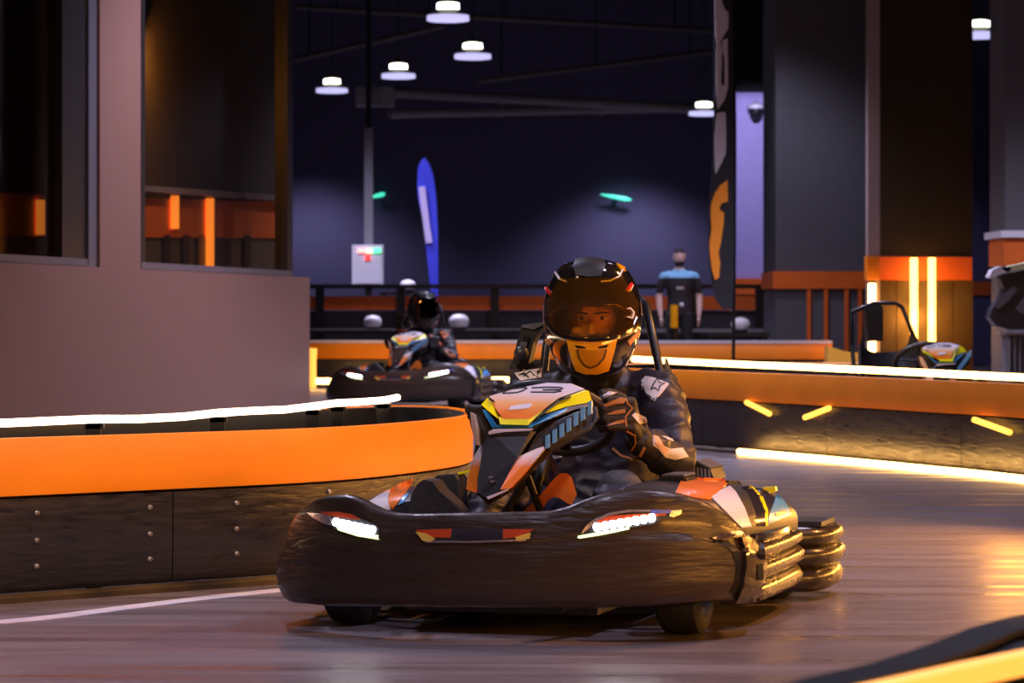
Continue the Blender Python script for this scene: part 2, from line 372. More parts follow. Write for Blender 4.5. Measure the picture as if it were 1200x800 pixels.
# ------------------------------------------------------------------ track barriers
def cum(path):
    s = [0]
    for a, b in zip(path, path[1:]): s.append(s[-1]+(b-a).length)
    return s
BASE_PROF = [(0, .03), (.016, .05), (.02, .34), (0, .345), (-.05, .345), (-.05, .03)]
BAND_PROF = [(-.005, .347), (.028, .350), (.030, .536), (.026, .54), (.004, .54), (-.005, .53)]
CAP_PROF = [(-.055, .345), (-.007, .345), (-.007, .534), (-.055, .534)]
SKIRT_PROF = [(0, 0), (.045, 0), (.045, .018), (.03, .028), (0, .028)]
def barrier(name, label, pts, plen=1.25, step=.1, cap_m=None, cap_z=.575, bolts=(), dents=True):
    path = catmull([(p[0], p[1]) for p in pts], step); s = cum(path); root = empty(name, (path[0].x, path[0].y, 0)); o0 = path[0]
    path = [p-o0 for p in path]; L = s[-1]; n = max(1, round(L/plen))
    for k in range(n):
        i0, i1 = [min(range(len(path)), key=lambda i: abs(s[i]-q_*L/n)) for q_ in (k, k+1)]
        idx = list(range(i0, i1+1))
        if len(idx) < 2: continue
        seg = [path[i] for i in idx]
        sg = list(seg); d = (seg[-1]-seg[-2]).normalized(); sg[-1] = seg[-1]-d*min(.005, (seg[-1]-seg[-2]).length*.3)
        MB().sweep(sg, BASE_PROF).build('plastic_panel', M_BLACKP, root)
        MB().sweep(seg, BAND_PROF).build('orange_board', M_ORANGE, root, angle=60)
    MB().sweep(path, CAP_PROF).build('backing_rail', M_BLACK, root)
    MB().sweep(path, SKIRT_PROF).build('edge_skirt', M_SKIRT, root)
    if cap_m:
        c0_ = -.06 if cap_z > .56 else -.03
        MB().sweep(path, [(c0_, .541), (.034, .541), (.034, cap_z), (c0_, cap_z)]).build('top_rail', cap_m, root)
    for (px, rows) in bolts:      # bolt columns at image columns
        best = min(range(1, len(path)-1), key=lambda i: abs(600+F*(path[i]+o0).x/(path[i]+o0).y-px) if i < len(path)*.6 else 1e9)
        p = path[best]; t = (path[best+1]-path[best-1]).normalized(); nn = Vector((t.y, -t.x, 0))
        for z in rows:
            c = Vector((p.x, p.y, z))+nn*.018
            MB().tube([c-nn*.004, c+nn*.006, c+nn*.010], [.009, .009, .005], 8).build('bolt', M_BOLT, root)
    tag(root, label, 'barrier'); return root
def led(name, label, pts, m, r=.014, posts=(), wob=0.0, brackets=True):
    P = catmull(pts, .25); root = empty(name, (P[0].x, P[0].y, 0)); o0 = Vector((P[0].x, P[0].y, 0))
    for i, p in enumerate(P): p.z += wob*math.sin(i*1.7)+wob*.6*math.sin(i*.61)
    MB().tube([p-o0 for p in P], r, 8).build('light_tube', m, root)
    for i in posts:
        i = min(int(i*(len(P)-1)), len(P)-1); p = P[i]-o0
        MB().box((p.x, p.y, p.z/2-r*.5), (.05, .05, p.z-r)).box((p.x, p.y, p.z-r-.01), (.07, .05, .02)).build('post', M_BLACKM, root)
    tag(root, label, 'light strip'); return root
def PX(px, Y): return ((px-600)*Y/F, Y)
left_pts = [PX(-700, 8.6), PX(-300, 9.2), PX(0, 9.78), PX(200, 10.2), PX(333, 10.52), PX(420, 10.85), PX(490, 11.3), PX(532, 11.72), PX(546, 12.15), PX(538, 12.6), PX(510, 12.95), PX(465, 13.08), PX(420, 12.95), PX(340, 12.55), PX(200, 11.75), PX(60, 11.2), PX(-120, 10.6)]
bz = (.29, .20, .115)
barrier('track_barrier', 'curved orange and black track barrier around the left hairpin', left_pts, bolts=[(38, bz), (178, bz), (288, bz), (372, (.31,)), (392, (.29,)), (455, (.30,))])
def ledp(px, py, z): Y = (CH-z)*F/(py-HZ); return W(px, py, Y)
led('led_strip_light', 'pale glowing light strip on posts above the left barrier', [ledp(-250, 512, .58), ledp(0, 497, .58), ledp(110, 492, .58), ledp(215, 486.5, .58), ledp(333, 478.5, .58), ledp(420, 471.5, .58), ledp(466, 466, .58)], M_LEDW, .0135, posts=(.35, .55, .74, .86, .95), wob=.004)
right_pts = [PX(1010, 23.2), PX(860, 23.4), PX(760, 23.1), PX(712, 22.5), PX(700, 21.9), PX(730, 21.3), PX(800, 20.55), PX(900, 19.55), PX(1000, 18.6), PX(1100, 17.65), PX(1200, 16.75), (3.45, 14.5), (3.72, 12), (3.7, 9.5), (3.3, 7.3), (2.7, 5.9), (1.9, 5.1)]
rb = barrier('track_barrier', 'orange and black track barrier sweeping across the right behind the driver', [p for p in right_pts], plen=1.6, step=.15)
rp = catmull([(p[0], p[1]) for p in right_pts[4:11]], .1)
def rpt(px, off=0):
    b = min(range(1, len(rp)-1), key=lambda i: abs(600+F*rp[i].x/rp[i].y-px)); t = (rp[b+1]-rp[b-1]).normalized(); n = Vector((t.y, -t.x))
    q = rp[b]+n*off; return Vector((q.x, q.y, 0)), Vector((t.x, t.y, 0)), Vector((n.x, n.y, 0))
_q = [(724, 420.5), (800, 424.5), (900, 429), (1000, 433.5), (1100, 438.5), (1195, 443)]
_p = []
for _x, _y in _q:
    _a = rpt(_x, -.13)[0]; _a.z = CH-(_y-HZ)*_a.y/F; _p.append(_a)
led('led_strip_light', 'long bright amber light strip above the right barrier', _p+[Vector((3.58, 14.6, .58)), Vector((3.85, 12, .58)), Vector((3.83, 9.45, .58)), Vector((3.43, 7.2, .58))], M_LED, .020, posts=(.08, .2, .3, .42, .55))
gp = [rpt(x, .10)[0]+Vector((0, 0, .02)) for x in (882, 960, 1040, 1120, 1190)]
led('led_strip_light', 'amber light strip lying on the floor along the right barrier foot', gp+[Vector((3.38, 14.5, .02)), Vector((3.6, 12.2, .02))], M_LED, .020)
M_DASH = mat('dash_glow', (1, .6, .1), .4, emit=(1, .50, .06), es=1.3)  # glowing dashes imitate strip-light reflections on the barrier plastic
for (x0, z0, x1, z1, lab) in ((880, .345, 911, .275, 'amber reflected-light dash slanting down right under the right barrier board'), (949, .268, 979, .34, 'amber reflected-light dash slanting up right under the right barrier board'),
                              (1148, .325, 1200, .265, 'amber reflected-light dash low on the right barrier near the picture edge')):
    a, b = rpt(x0, .045)[0]+Vector((0, 0, z0)), rpt(x1, .045)[0]+Vector((0, 0, z1)); d = (b-a); n = 6; t = empty('reflection_dash', a)
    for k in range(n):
        MB().tube([d*(k/n), d*((k+.86)/n)], .017, 6).build('reflection_segment', M_DASH, t)
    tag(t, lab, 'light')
near_pts = [(1.72, 4.96), (1.25, 4.62), (.95, 4.32), PX(1200, 3.98), PX(1100, 3.62), PX(985, 3.36), (.1, 3.08), (-1, 2.75), (-2.6, 2.9)]
barrier('track_barrier', 'blurred dark barrier rim in the bottom right foreground', near_pts, plen=1.3, cap_m=M_BLACK, cap_z=.549)
led('led_strip_light', 'blurred orange light strip in the bottom right corner', [Vector((1.35, 4.42, .545)), Vector((.95, 3.9, .545))]+[ledp(x, y, .545) for x, y in ((1200, 776), (1120, 793), (1060, 807), (960, 830))]+[Vector((-.3, 2.7, .545))], mat('near_led', (1, .6, .2), .4, emit=(1, .36, .05), es=1.15), .016, posts=(.1, .85))
# the far barrier
far_pts = [PX(200, 37.2), PX(340, 36.6), PX(480, 36.3), PX(700, 36.1), PX(880, 36.0), PX(975, 35.9)]
barrier('track_barrier', 'straight orange barrier with white top rail across the background', far_pts, plen=1.7, step=.4, cap_m=M_WHITE)
led('led_strip_light', 'amber light strip low on the far barrier behind the second kart', [W(358, 446.5, 35.6), W(480, 446, 35.4), W(596, 445, 35.2)], M_LED, .033, posts=(.02, .35, .65, .98))
lp = led('led_post_light', 'short upright amber glowing post beside the taupe wall edge', [W(367, 408, 34.9), W(366, 425, 34.9), W(366, 455, 34.9)], mat('post_led', (1, .5, .1), .4, emit=(1, .40, .05), es=1.0), .045); lp['category'] = 'light'
# painted floor line in front of the left barrier
lpth = catmull([PX(-300, 8.75), PX(0, 9.17), PX(150, 9.62), PX(240, 9.93), PX(333, 10.22), PX(430, 10.5), PX(500, 10.95)], .1)
struct(MB().sweep(lpth, [(-.045, .0005), (.045, .0005), (.045, .003), (-.045, .003)]).build('trim_1', M_LINE), 'white painted line on the floor along the left barrier')

# ------------------------------------------------------------------ fence, cabinet, flags, columns in the background
FY = 42.0
fr = empty('safety_fence', W(560, 361, FY)); fr.location.z = 0; f0 = Vector(fr.location)
tag(fr, 'black railing fence with orange boards across the background', 'fence')
def fbox(name, x0, x1, y0, y1, d, m, dy=0):
    a, b = W(x0, y1, FY), W(x1, y0, FY); c = (a+b)/2-f0; c.y += dy
    return MB().box(c, (abs(b.x-a.x), d, abs(b.z-a.z))).build(name, m, fr, smooth=False)
gz = HZ+CH*F/FY
fbox('top_rail', 340, 905, 333, 338, .06, M_BLACKM, -.03)
fbox('lower_rail', 340, 905, 385, 389, .05, M_GREYL, -.05)
fbox('mesh_panel', 340, 905, 364, 398, .02, mat('fence_panel', (.035, .034, .045), .5), .06)
fbox('kick_panel', 340, 905, 398, gz, .03, M_BLACK, .06)
posts = [375, 470, 580, 660, 742, 815, 890]
for x in posts: fbox('post', x-5, x+5, 333, gz, .10, M_BLACKM)
xs = [345]+posts+[905]
for a, b in zip(xs, xs[1:]): fbox('orange_panel', a+5, b-5, 347, 363, .03, M_ORANGE_D)
# upright control box on a pole
cb = empty('control_cabinet', W(431, 361, 46)); cb.location.z = 0; c0 = Vector(cb.location)
def cbx(name, x0, x1, y0, y1, Y, d, m):
    a, b = W(x0, y1, Y), W(x1, y0, Y); c = (a+b)/2-c0
    return MB().box(c, (abs(b.x-a.x), d, abs(b.z-a.z))).build(name, m, cb, smooth=False)
cbx('box', 413, 449, 287, 334, 46, .2, mat('cabinet_white', (.74, .72, .78), .5))
cbx('door', 415, 447, 290, 332, 45.88, .03, mat('cabinet_door', (.70, .68, .76), .5))
cbx('pole', 428, 436, 334, HZ+CH*F/46, 46, .1, M_BLACKM)
cbx('conduit', 427, 437, 150, 287, 46.1, .08, mat('conduit_grey', (.22, .21, .24), .5))
cbx('conduit_top', 429, 435, -100, 150, 46.1, .06, M_CEIL)
for x0, x1, y0, y1, c in ((419, 429, 291, 296, (1, .35, .3)), (430, 436, 291, 296, (1, .9, .5)), (437, 446, 291, 296, (.1, 1, .35)), (428, 434, 299, 304, (1, .04, .03))):
    cbx('indicator_light', x0, x1, y0, y1, 45.85, .03, mat('ind_%d' % x0, c, .4, emit=c, es=1.2))
tag(cb, 'white control box with red and green indicator lights on a pole', 'cabinet')
# flags
def cloth(name, outline, Y, m, root, t=.02, wave=.05):
    o0 = Vector(root.location); mb = MB(); n = len(outline)
    f_ = lambda x, y, dy: W(x, y, Y)-o0+Vector((0, wave*math.sin(y*.045+x*.12)+dy, 0))
    return mb.add([f_(x, y, 0) for x, y in outline]+[f_(x, y, t) for x, y in outline],
                  [tuple(range(n)), tuple(range(2*n-1, n-1, -1))]+[(i, i+n, (i+1) % n+n, (i+1) % n) for i in range(n)]).build(name, m, root, smooth=False)
bf = empty('feather_flag', W(510, 361, 44)); bf.location.z = 0
cloth('flag_cloth', [(489, 216), (490, 196), (494, 187), (498, 185), (503, 192), (508, 207), (511, 230), (513, 270), (513.5, 320), (513, 361), (507, 361), (504, 335), (500, 295), (495, 255), (490, 232)], 44, M_BLUEFLAG, bf, .03, 0)
cloth('letter_strip', [(490.5, 219), (498, 218), (500, 235), (503, 260), (506.5, 284), (499, 285), (496, 262), (492.5, 238)], 43.97, mat('flag_lettering', (.50, .42, .68), .6), bf, .02, 0)
MB().tube([W(511, 445, 44.03)-Vector(bf.location), W(513.6, 300, 44.03)-Vector(bf.location), W(511.5, 228, 44.03)-Vector(bf.location), W(506, 198, 44.03)-Vector(bf.location), W(498, 184, 44.03)-Vector(bf.location)], .022, 6).build('flag_pole', M_BLACKM, bf)
MB().lathe([(0, .3), (.05, .28), (.08, .05)], (W(511, 361, 44.03).x-bf.location.x, .03, 0), 'Z', 16).build('flag_base', M_BLACK, bf)
tag(bf, 'blue feather flag with pale vertical lettering', 'flag')
KY = 30.0
kf = empty('feather_flag', W(858, 361, KY)); kf.location.z = 0
cloth('flag_cloth', [(838, -60), (856, -60), (859, 40), (860, 150), (860, 250), (859.5, 335), (858, 362), (847, 362), (838, 350), (832, 315), (830, 280), (832, 235), (836, 180), (837, 100), (837, 20)], KY, M_FLAGB, kf, .03, 0)
def kprint(name, poly, m): cloth(name, poly, KY-.03, m, kf, .025, 0)
kprint('letter', [(838, -30), (844, -32), (846, 2), (850, 12), (853.5, 14), (853.5, 33), (848, 42), (840.5, 55), (838.5, 40), (838, 10)], M_FLAGW)
kprint('letter', [(839.5, 56), (845, 49), (846, 66), (845, 96), (847, 102), (849.5, 97), (849, 66), (846.5, 60), (847, 47), (852.5, 45), (853, 70), (853, 104), (849, 117), (841.5, 128), (839.5, 110), (839.5, 80)], M_FLAGW)
kprint('letter', [(840, 133), (846, 131), (850.5, 132), (851, 160), (850.5, 180), (845, 192), (838.5, 204), (837.8, 190), (838, 160)], M_FLAGW)
kprint('emblem', [(852.5, 211), (853, 236), (846, 238), (843.5, 242), (843.5, 246), (848.5, 249), (848, 262), (845, 283), (842, 296), (844, 308), (842.5, 325), (838, 328), (834.5, 316), (832.5, 300), (831.5, 286), (834, 268), (833, 250), (834, 238), (838, 226), (844, 217)], M_FLAGO)
MB().tube([W(859, HZ+CH*F/KY, KY+.04)-Vector(kf.location), W(860.5, 300, KY+.04)-Vector(kf.location), W(861, 150, KY+.04)-Vector(kf.location), W(858, -60, KY+.04)-Vector(kf.location)], .02, 6).build('flag_pole', M_BLACKM, kf)
MB().lathe([(0, .22), (.05, .2), (.08, .04)], (0, .04, 0), 'Z', 16).build('flag_base', M_BLACK, kf)
tag(kf, 'tall black feather flag with white letters and an orange emblem', 'flag')

def colroot(name, px, Y, label):
    r = empty(name, W(px, 361, Y)); r.location.z = 0; return struct(r, label)
def cpart(root, name, x0, x1, y0, y1, Y, d, m, z0=None, z1=None):
    a, b = W(x0, y1, Y), W(x1, y0, Y)
    if z0 is not None: a.z = z0
    if z1 is not None: b.z = z1
    c = (a+b)/2-Vector(root.location); c.y += d/2
    return MB().box(c, (abs(b.x-a.x), d, abs(b.z-a.z))).build(name, m, root, smooth=False)
c1 = colroot('pillar_lilac', 886, 47, 'lilac lit column with orange band behind the black flag')
cpart(c1, 'shaft', 861, 910, 108, 400, 47, 1.0, M_LILAC, z0=0)
cpart(c1, 'unlit_head', 859, 911, -60, 107, 46.9, 1.2, M_CEIL)  # black block stands in for the unlit column above the spotlight cutoff
cpart(c1, 'orange_band', 859, 911, 326, 345, 46.85, 1.1, M_ORANGE_D)
for x in (878, 897): cpart(c1, 'slat', x-2, x+2, 346, 440, 46.9, .1, M_ORANGE_D, z0=0)
cpart(c1, 'lower_panel', 862, 908, 346, 440, 46.95, .1, M_GREY, z0=0)
light('column_spot', 'SPOT', W(880, 70, 44.2)-Vector((0, .2, 0)), W(886, 260, 47), 240, (.66, .60, 1), spot_size=1.25, spot_blend=.35, shadow_soft_size=.05)
cc = empty('security_camera', W(885, 128, 46.9)); 
MB().lathe([(0, .13), (.05, .13), (.10, .06)], (0, -.13, 0), 'Z', 16).build('mount', M_WHITE, cc)
MB().ell((0, -.13, -.02), (.10, .10, .14), 14, 8).build('camera_dome', M_BLACK, cc)
MB().box((0, -.04, .05), (.08, .1, .05)).build('bracket', M_WHITE, cc)
tag(cc, 'white dome security camera with black dome on the lilac column', 'camera')
c2 = colroot('wall_block', 964, 40, 'dark grey wall block with orange band and slats')
cpart(c2, 'block', 909, 1017, -60, 450, 40, 2.0, M_GREY, z0=0, z1=8)
cpart(c2, 'orange_band', 906, 1019, 318, 338, 39.94, 1.9, M_ORANGE_D)
for x in (948, 968, 992, 1008): cpart(c2, 'slat', x-2.2, x+2.2, 338, 450, 39.95, .1, M_ORANGE_D, z0=0)
c3 = colroot('trim_2', 1024, 36, 'slim pinkish post beside the bronze wall')
cpart(c3, 'post', 1017, 1031, -60, 300, 36, .2, M_POST, z1=8)
cpart(c3, 'orange_sleeve', 1016, 1031, 300, 328, 35.97, .26, M_ORANGE, )
cpart(c3, 'post_foot', 1017, 1031, 328, 460, 36, .2, M_POST, z0=0)
c4 = colroot('wall_bronze', 1085, 37, 'bronze wall panels with orange band beside the slim post')
cpart(c4, 'panel_upper', 1030, 1140, -60, 300, 37, .5, M_BROWN, z1=8)
cpart(c4, 'orange_band', 1030, 1139, 301, 328, 36.95, .5, M_ORANGE_D)
for a, b in zip((1030, 1051, 1073, 1096, 1117), (1050, 1072, 1095, 1116, 1140)):
    cpart(c4, 'panel', a, b, 328, 460, 37.0, .4, mat('bronze_lower', (.115, .075, .026), .42, metal=.2), z0=0)
cpart(c4, 'panel_gap', 1031, 1139, 328, 460, 37.05, .3, M_ORANGE_D, z0=0)
for k, (x, y0, y1, Y, lab) in enumerate(((1022, 332, 419, 35.75, 'amber glowing tube at the foot of the slim post'), (1071, 302, 408, 36.75, 'left of the two glowing tubes on the bronze wall'), (1092, 302, 408, 36.75, 'right of the two glowing tubes on the bronze wall'))):
    t = empty('tube_light', W(x, y1, Y))
    h = (y1-y0)*Y/F
    MB().tube([(0, 0, .03), (0, 0, h*.5), (0, 0, h)], .045, 10).build('light_tube', [M_LED, M_LEDO, M_LEDO][k] if k == 0 else mat('tube_led', (1, .6, .2), .4, emit=(1, .50, .10), es=4), t)
    MB().lathe([(-.01, .05), (.03, .05)], (0, 0, 0), 'Z', 12).build('end_cap', M_BLACKM, t)
    MB().lathe([(h, .05), (h+.03, .05)], (0, 0, 0), 'Z', 12).build('end_cap', M_BLACKM, t)
    MB().box((0, .1, h*.5), (.05, .2, .04)).build('wall_clip', M_BLACKM, t)
    MB().box((0, .05, h*.2-CH*0), (.03, .1, .03)).build('wall_clip', M_BLACKM, t)
    tag(t, lab, 'tube light', 'upright tube lights')
    light('tube_glow', 'POINT', W(x, (y0+2*y1)/3, Y-.12), (0, 0, 0), 10, WARM, shadow_soft_size=.08)
c5 = colroot('wall_far_right', 1160, 52, 'dark recess wall with a short orange band')
cpart(c5, 'wall', 1130, 1190, -60, 460, 52, .3, M_NAVY, z0=0, z1=8)
cpart(c5, 'orange_band', 1130, 1190, 330, 346, 51.9, .2, M_ORANGE_D)
c6 = colroot('pillar_grey', 1215, 31, 'grey pillar with white ledge and orange band at the right edge')
cpart(c6, 'shaft', 1178, 1290, -60, 280, 31, 1, mat('pillar_grey', (.11, .105, .11), .6), z1=8)
cpart(c6, 'white_ledge', 1173, 1292, 270, 278, 30.9, 1.1, M_WHITE)
cpart(c6, 'orange_band', 1177, 1290, 279, 311, 30.95, 1, M_ORANGE_D)
cpart(c6, 'lower_shaft', 1180, 1290, 311, 470, 31, 1, M_GREY, z0=0)
# teal light spots cast on the back wall, modelled as small glowing shapes
for px, py, ang, lab in ((443, 229, .25, 'small teal glowing light spot beside the grey conduit'), (722, 231, -.18, 'small teal glowing light spot on the dark back wall above the helmet')):
    p = W(px, py, BY-.25); r = empty('teal_light_spot', p)
    d = Vector((math.cos(ang), 0, math.sin(ang)))
    wdt = .16 if px < 600 else .34
    MB().tube([-d*wdt, -d*wdt*.3, d*wdt*.6, d*wdt], [.012, .04, .05, .012], 8).build('glow_streak', mat('teal_glow', (.1, .8, .6), .4, emit=(.06, .75, .5), es=.75), r)
    MB().box((0, .13, 0), (.1, .24, .05)).build('bracket', M_BLACK, r)
    tag(r, lab, 'lamp')
# small helmets and bench behind the fence
bn = empty('bench', W(560, 361, 41.0)); bn.location.z = 0
zb = W(0, 386, 41).z
MB().box((-.6, 0, zb-.03), (5.2, .35, .05)).build('seat', M_BLACK, bn)
for x in (-3.0, -.6, 1.8): MB().box((x, 0, (zb-.055)/2), (.06, .3, zb-.055)).build('leg', M_BLACKM, bn)
tag(bn, 'low black bench in front of the fence', 'bench')
def small_helmet(px, py, Y, s, lab, zb=None, visor=True):
    r = empty('helmet', W(px, py, Y)); 
    mb = MB(); rings = []
    for z, a in ((-.11, .085), (-.09, .11), (-.03, .125), (.03, .122), (.08, .10), (.11, .065), (.125, .02)):
        rings.append([(a*1.15*s*math.cos(q), a*1.2*s*math.sin(q), z*.8*s) for q in [2*math.pi*k/16 for k in range(16)]])
    mb.loft(rings).build('shell', M_WHITE, r)
    MB().lathe([(-.125*s, .08*s), (-.112*s, .105*s), (-.095*s, .10*s)], (0, 0, 0), 'Z', 16).build('neck_roll', M_BLACK, r)
    tag(r, lab, 'helmet', 'white helmets by the fence'); return r
small_helmet(437, 376.5, 40.9, .85, 'small white helmet on the bench left of the second driver')
small_helmet(538, 376, 40.9, .95, 'small white helmet on the bench right of the second driver')
small_helmet(478, 334, 43.2, .8, 'small white helmet seen above the fence rail near the second driver')
h4 = small_helmet(868, 379.5, 40.2, .9, 'small white helmet under the black flag')
hb = empty('shelf', W(478, 361, 43.2)); zz = W(478, 341.5, 43.2).z; hb.location.z = 0
MB().box((0, 0, zz-.03), (.8, .3, .04)).build('board', M_BLACK, hb)
for x in (-.35, .35): MB().box((x, 0, (zz-.05)/2), (.05, .25, zz-.05)).build('leg', M_BLACKM, hb)
tag(hb, 'dark shelf behind the fence carrying a small helmet', 'shelf')
sb = empty('stool', W(866, 361, 40.2)); zz = W(0, 389.5, 40.2).z; sb.location.z = 0
MB().box((0, 0, zz-.03), (.8, .4, .05)).build('seat', M_BLACK, sb)
for x in (-.35, .35):
    for y in (-.15, .15): MB().box((x, y, (zz-.05)/2), (.04, .04, zz-.05)).build('leg', M_BLACKM, sb)
tag(sb, 'dark stool under the black flag with a helmet on it', 'stool')
# short yellow barrier block and blue jacket by the far barrier end
yb = empty('barrier_block', W(992, 361, 27.5)); yb.location.z = 0
a, b = W(970, 408, 27.5), W(1012, 432, 27.5)
MB().prism([(a.x-yb.location.x, 0, 0), (b.x-yb.location.x, 0, 0), (b.x-yb.location.x, 0, W(0, 414, 27.5).z), ((b.x+a.x)/2-yb.location.x, 0, W(0, 412, 27.5).z), (a.x-yb.location.x, 0, W(0, 405, 27.5).z)], (0, .3, 0)).build('body', mat('block_amber', (.72, .34, .03), .5), yb, smooth=False)
MB().box((0, .15, .03), (.5, .5, .06)).build('foot', M_BLACK, yb)
tag(yb, 'short amber barrier block beyond the right light strip', 'barrier')

# ================================================================== the go-kart
TH = math.radians(16.5)
kart = empty('go_kart', (.0135, 9.01, 0), -TH)
KM = Matrix.Translation((.0135, 9.01, 0)) @ Matrix.Rotation(-TH, 4, 'Z'); KI = KM.inverted(); CL = KI @ Vector((0, 0, CH))
def ray(px, py): return (KI.to_3x3() @ Vector(((px-600)/F, 1, (HZ-py)/F)))
def kp(px, py, y):                      # kart-space point seen at a pixel, y metres behind the front axle
    d = ray(px, py); return CL+d*((y-CL.y)/d.y)
def kz(px, py, x):                      # the same on a plane of constant x
    d = ray(px, py); return CL+d*((x-CL.x)/d.x)
def proj(p): q = KM @ Vector(p); return 600+F*q.x/q.y, HZ-F*(q.z-CH)/q.y
def bvh_of(*objs):
    vs, fs = [], []
    for o in objs:
        k = len(vs); vs += [v.co.copy() for v in o.data.vertices]; fs += [tuple(i+k for i in p.vertices) for p in o.data.polygons]
    return BVHTree.FromPolygons(vs, fs)
def decal(name, poly, bvh, m, parent, t=.003, res=7.0, sink=.002):
    """solid inlay whose outline (pixels) is laid on the surface below it"""
    bm = bmesh.new(); f = bm.faces.new([bm.verts.new((x, y, 0)) for x, y in poly])
    bmesh.ops.triangulate(bm, faces=[f])
    for _ in range(4):
        es = [e for e in bm.edges if e.calc_length() > res]
        if not es: break
        bmesh.ops.subdivide_edges(bm, edges=es, cuts=1, use_grid_fill=False); bmesh.ops.triangulate(bm, faces=bm.faces[:])
    hits = {}; last = None; miss = []
    for v in bm.verts:
        d = ray(v.co.x, v.co.y); h = bvh.ray_cast(CL, d.normalized())
        if h[0] is None: miss.append(v); continue
        n = h[1] if h[1].dot(d) < 0 else -h[1]; hits[v] = (h[0], n)
    if not hits: bm.free(); print('decal missed', name, poly[0]); return None
    for v in miss:
        q = min(hits, key=lambda u: (u.co-v.co).length); d = ray(v.co.x, v.co.y); p, n = hits[q]
        hits_p = CL+d*((p-CL).dot(CL.normalized())/d.dot(CL.normalized())) if False else CL+d*((p.y-CL.y)/d.y)
        hits[v] = (hits_p, n)
    for v, (p, n) in hits.items(): v.co = p+n*t
    ed = [e for e in bm.edges if e.is_boundary]
    g = bmesh.ops.extrude_edge_only(bm, edges=ed)
    for v in [x for x in g['geom'] if isinstance(x, bmesh.types.BMVert)]:
        q = min(hits, key=lambda u: (u.co-v.co).length_squared); v.co = v.co-hits[q][1]*(t+sink)
    bmesh.ops.recalc_face_normals(bm, faces=bm.faces)
    me = bpy.data.meshes.new(name); bm.to_mesh(me); bm.free(); me.materials.append(m)
    return link(name, me, parent, True, 50)
def stroke(name, pts, wd, bvh, m, parent, t=.0045, closed=False):
    P = [Vector(p) for p in pts]; 
    if closed: P.append(P[0])
    L_, R_ = [], []
    for i, p in enumerate(P):
        a = P[max(i-1, 0)]; b = P[min(i+1, len(P)-1)]
        if closed and i in (0, len(P)-1): a, b = P[-2], P[1]
        d = (b-a).normalized(); n = Vector((-d.y, d.x))*wd/2; L_.append(p+n); R_.append(p-n)
    return decal(name, [tuple(q) for q in L_]+[tuple(q) for q in reversed(R_)], bvh, m, parent, t, 9)
def plate(name, pts, thick, m, parent, back=(0, 1, 0), smooth=False):
    """solid plate, pts = (px, py, y)"""
    P = [kp(*p) for p in pts]; return MB().prism(P, Vector(back)*thick).build(name, m, parent, smooth=smooth)

# --- front bumper
half = [(-.66, .20), (-.715, .12), (-.725, .0), (-.70, -.12), (-.635, -.235), (-.52, -.32), (-.36, -.375), (-.18, -.40), (0, -.408)]
bpath = catmull(half+[(-x, y) for x, y in half[-2::-1]], .03)
TOPT = [(333, 628), (337, 612), (345, 598), (360, 587), (378, 581), (398, 579), (416, 583), (432, 591), (447, 598), (462, 601.5), (490, 602), (550, 601), (600, 600), (640, 599.5), (663, 594), (685, 585), (712, 577), (745, 572.5), (775, 573.5), (805, 579), (832, 588), (852, 599), (866, 611), (876, 624), (890, 634)]
BOTT = [(333, 706), (380, 711), (470, 712), (600, 713), (760, 712), (862, 704), (890, 700)]
ext_l = min(range(len(bpath)), key=lambda i: proj((bpath[i].x, bpath[i].y, .3))[0]); ext_r = max(range(len(bpath)), key=lambda i: proj((bpath[i].x, bpath[i].y, .3))[0])
PROF = [(.00, -.030, 0), (.03, -.010, 0), (.10, .0, .3), (.26, .008, .8), (.30, .005, .8), (.42, .009, 1), (.54, .009, 1), (.60, .008, 1), (.62, .006, .1), (.66, .006, 0), (.76, .004, 0), (.86, .0, 0), (.93, -.004, 0), (.975, -.009, 0), (1.0, -.020, 0)]
rings = []
for i, p in enumerate(bpath):
    t = (bpath[min(i+1, len(bpath)-1)]-bpath[max(i-1, 0)]).normalized(); n = Vector((t.y, -t.x))
    px = proj((p.x, p.y, .3))[0]
    if i < ext_l: px = 333
    if i > ext_r: px = 890
    q = p-n*.022
    zt = kp(px if ext_l <= i <= ext_r else px, lerp_table(TOPT, px), q.y).z; zb = kp(px, lerp_table(BOTT, px), p.y).z
    if i < ext_l or i > ext_r: zt = min(zt, .32)
    ring = []
    for h, o, k_ in PROF:
        o += k_*.020*max(0, abs(p.x)-.45)/.27; ring.append((p.x+n.x*o, p.y+n.y*o, zb+(zt-zb)*h))
    ring += [(p.x-n.x*.036, p.y-n.y*.036, zt+.001), (p.x-n.x*.046, p.y-n.y*.046, zt-.012), (p.x-n.x*.05, p.y-n.y*.075, zt-.05), (p.x-n.x*.07, p.y-n.y*.07, zb+.02)]
    rings.append(ring)
bumper = MB().loft(rings).build('front_bumper', M_BUMP, kart, angle=55)
bumper['label'] = 'scuffed glossy black front bumper'
BB = bvh_of(bumper)
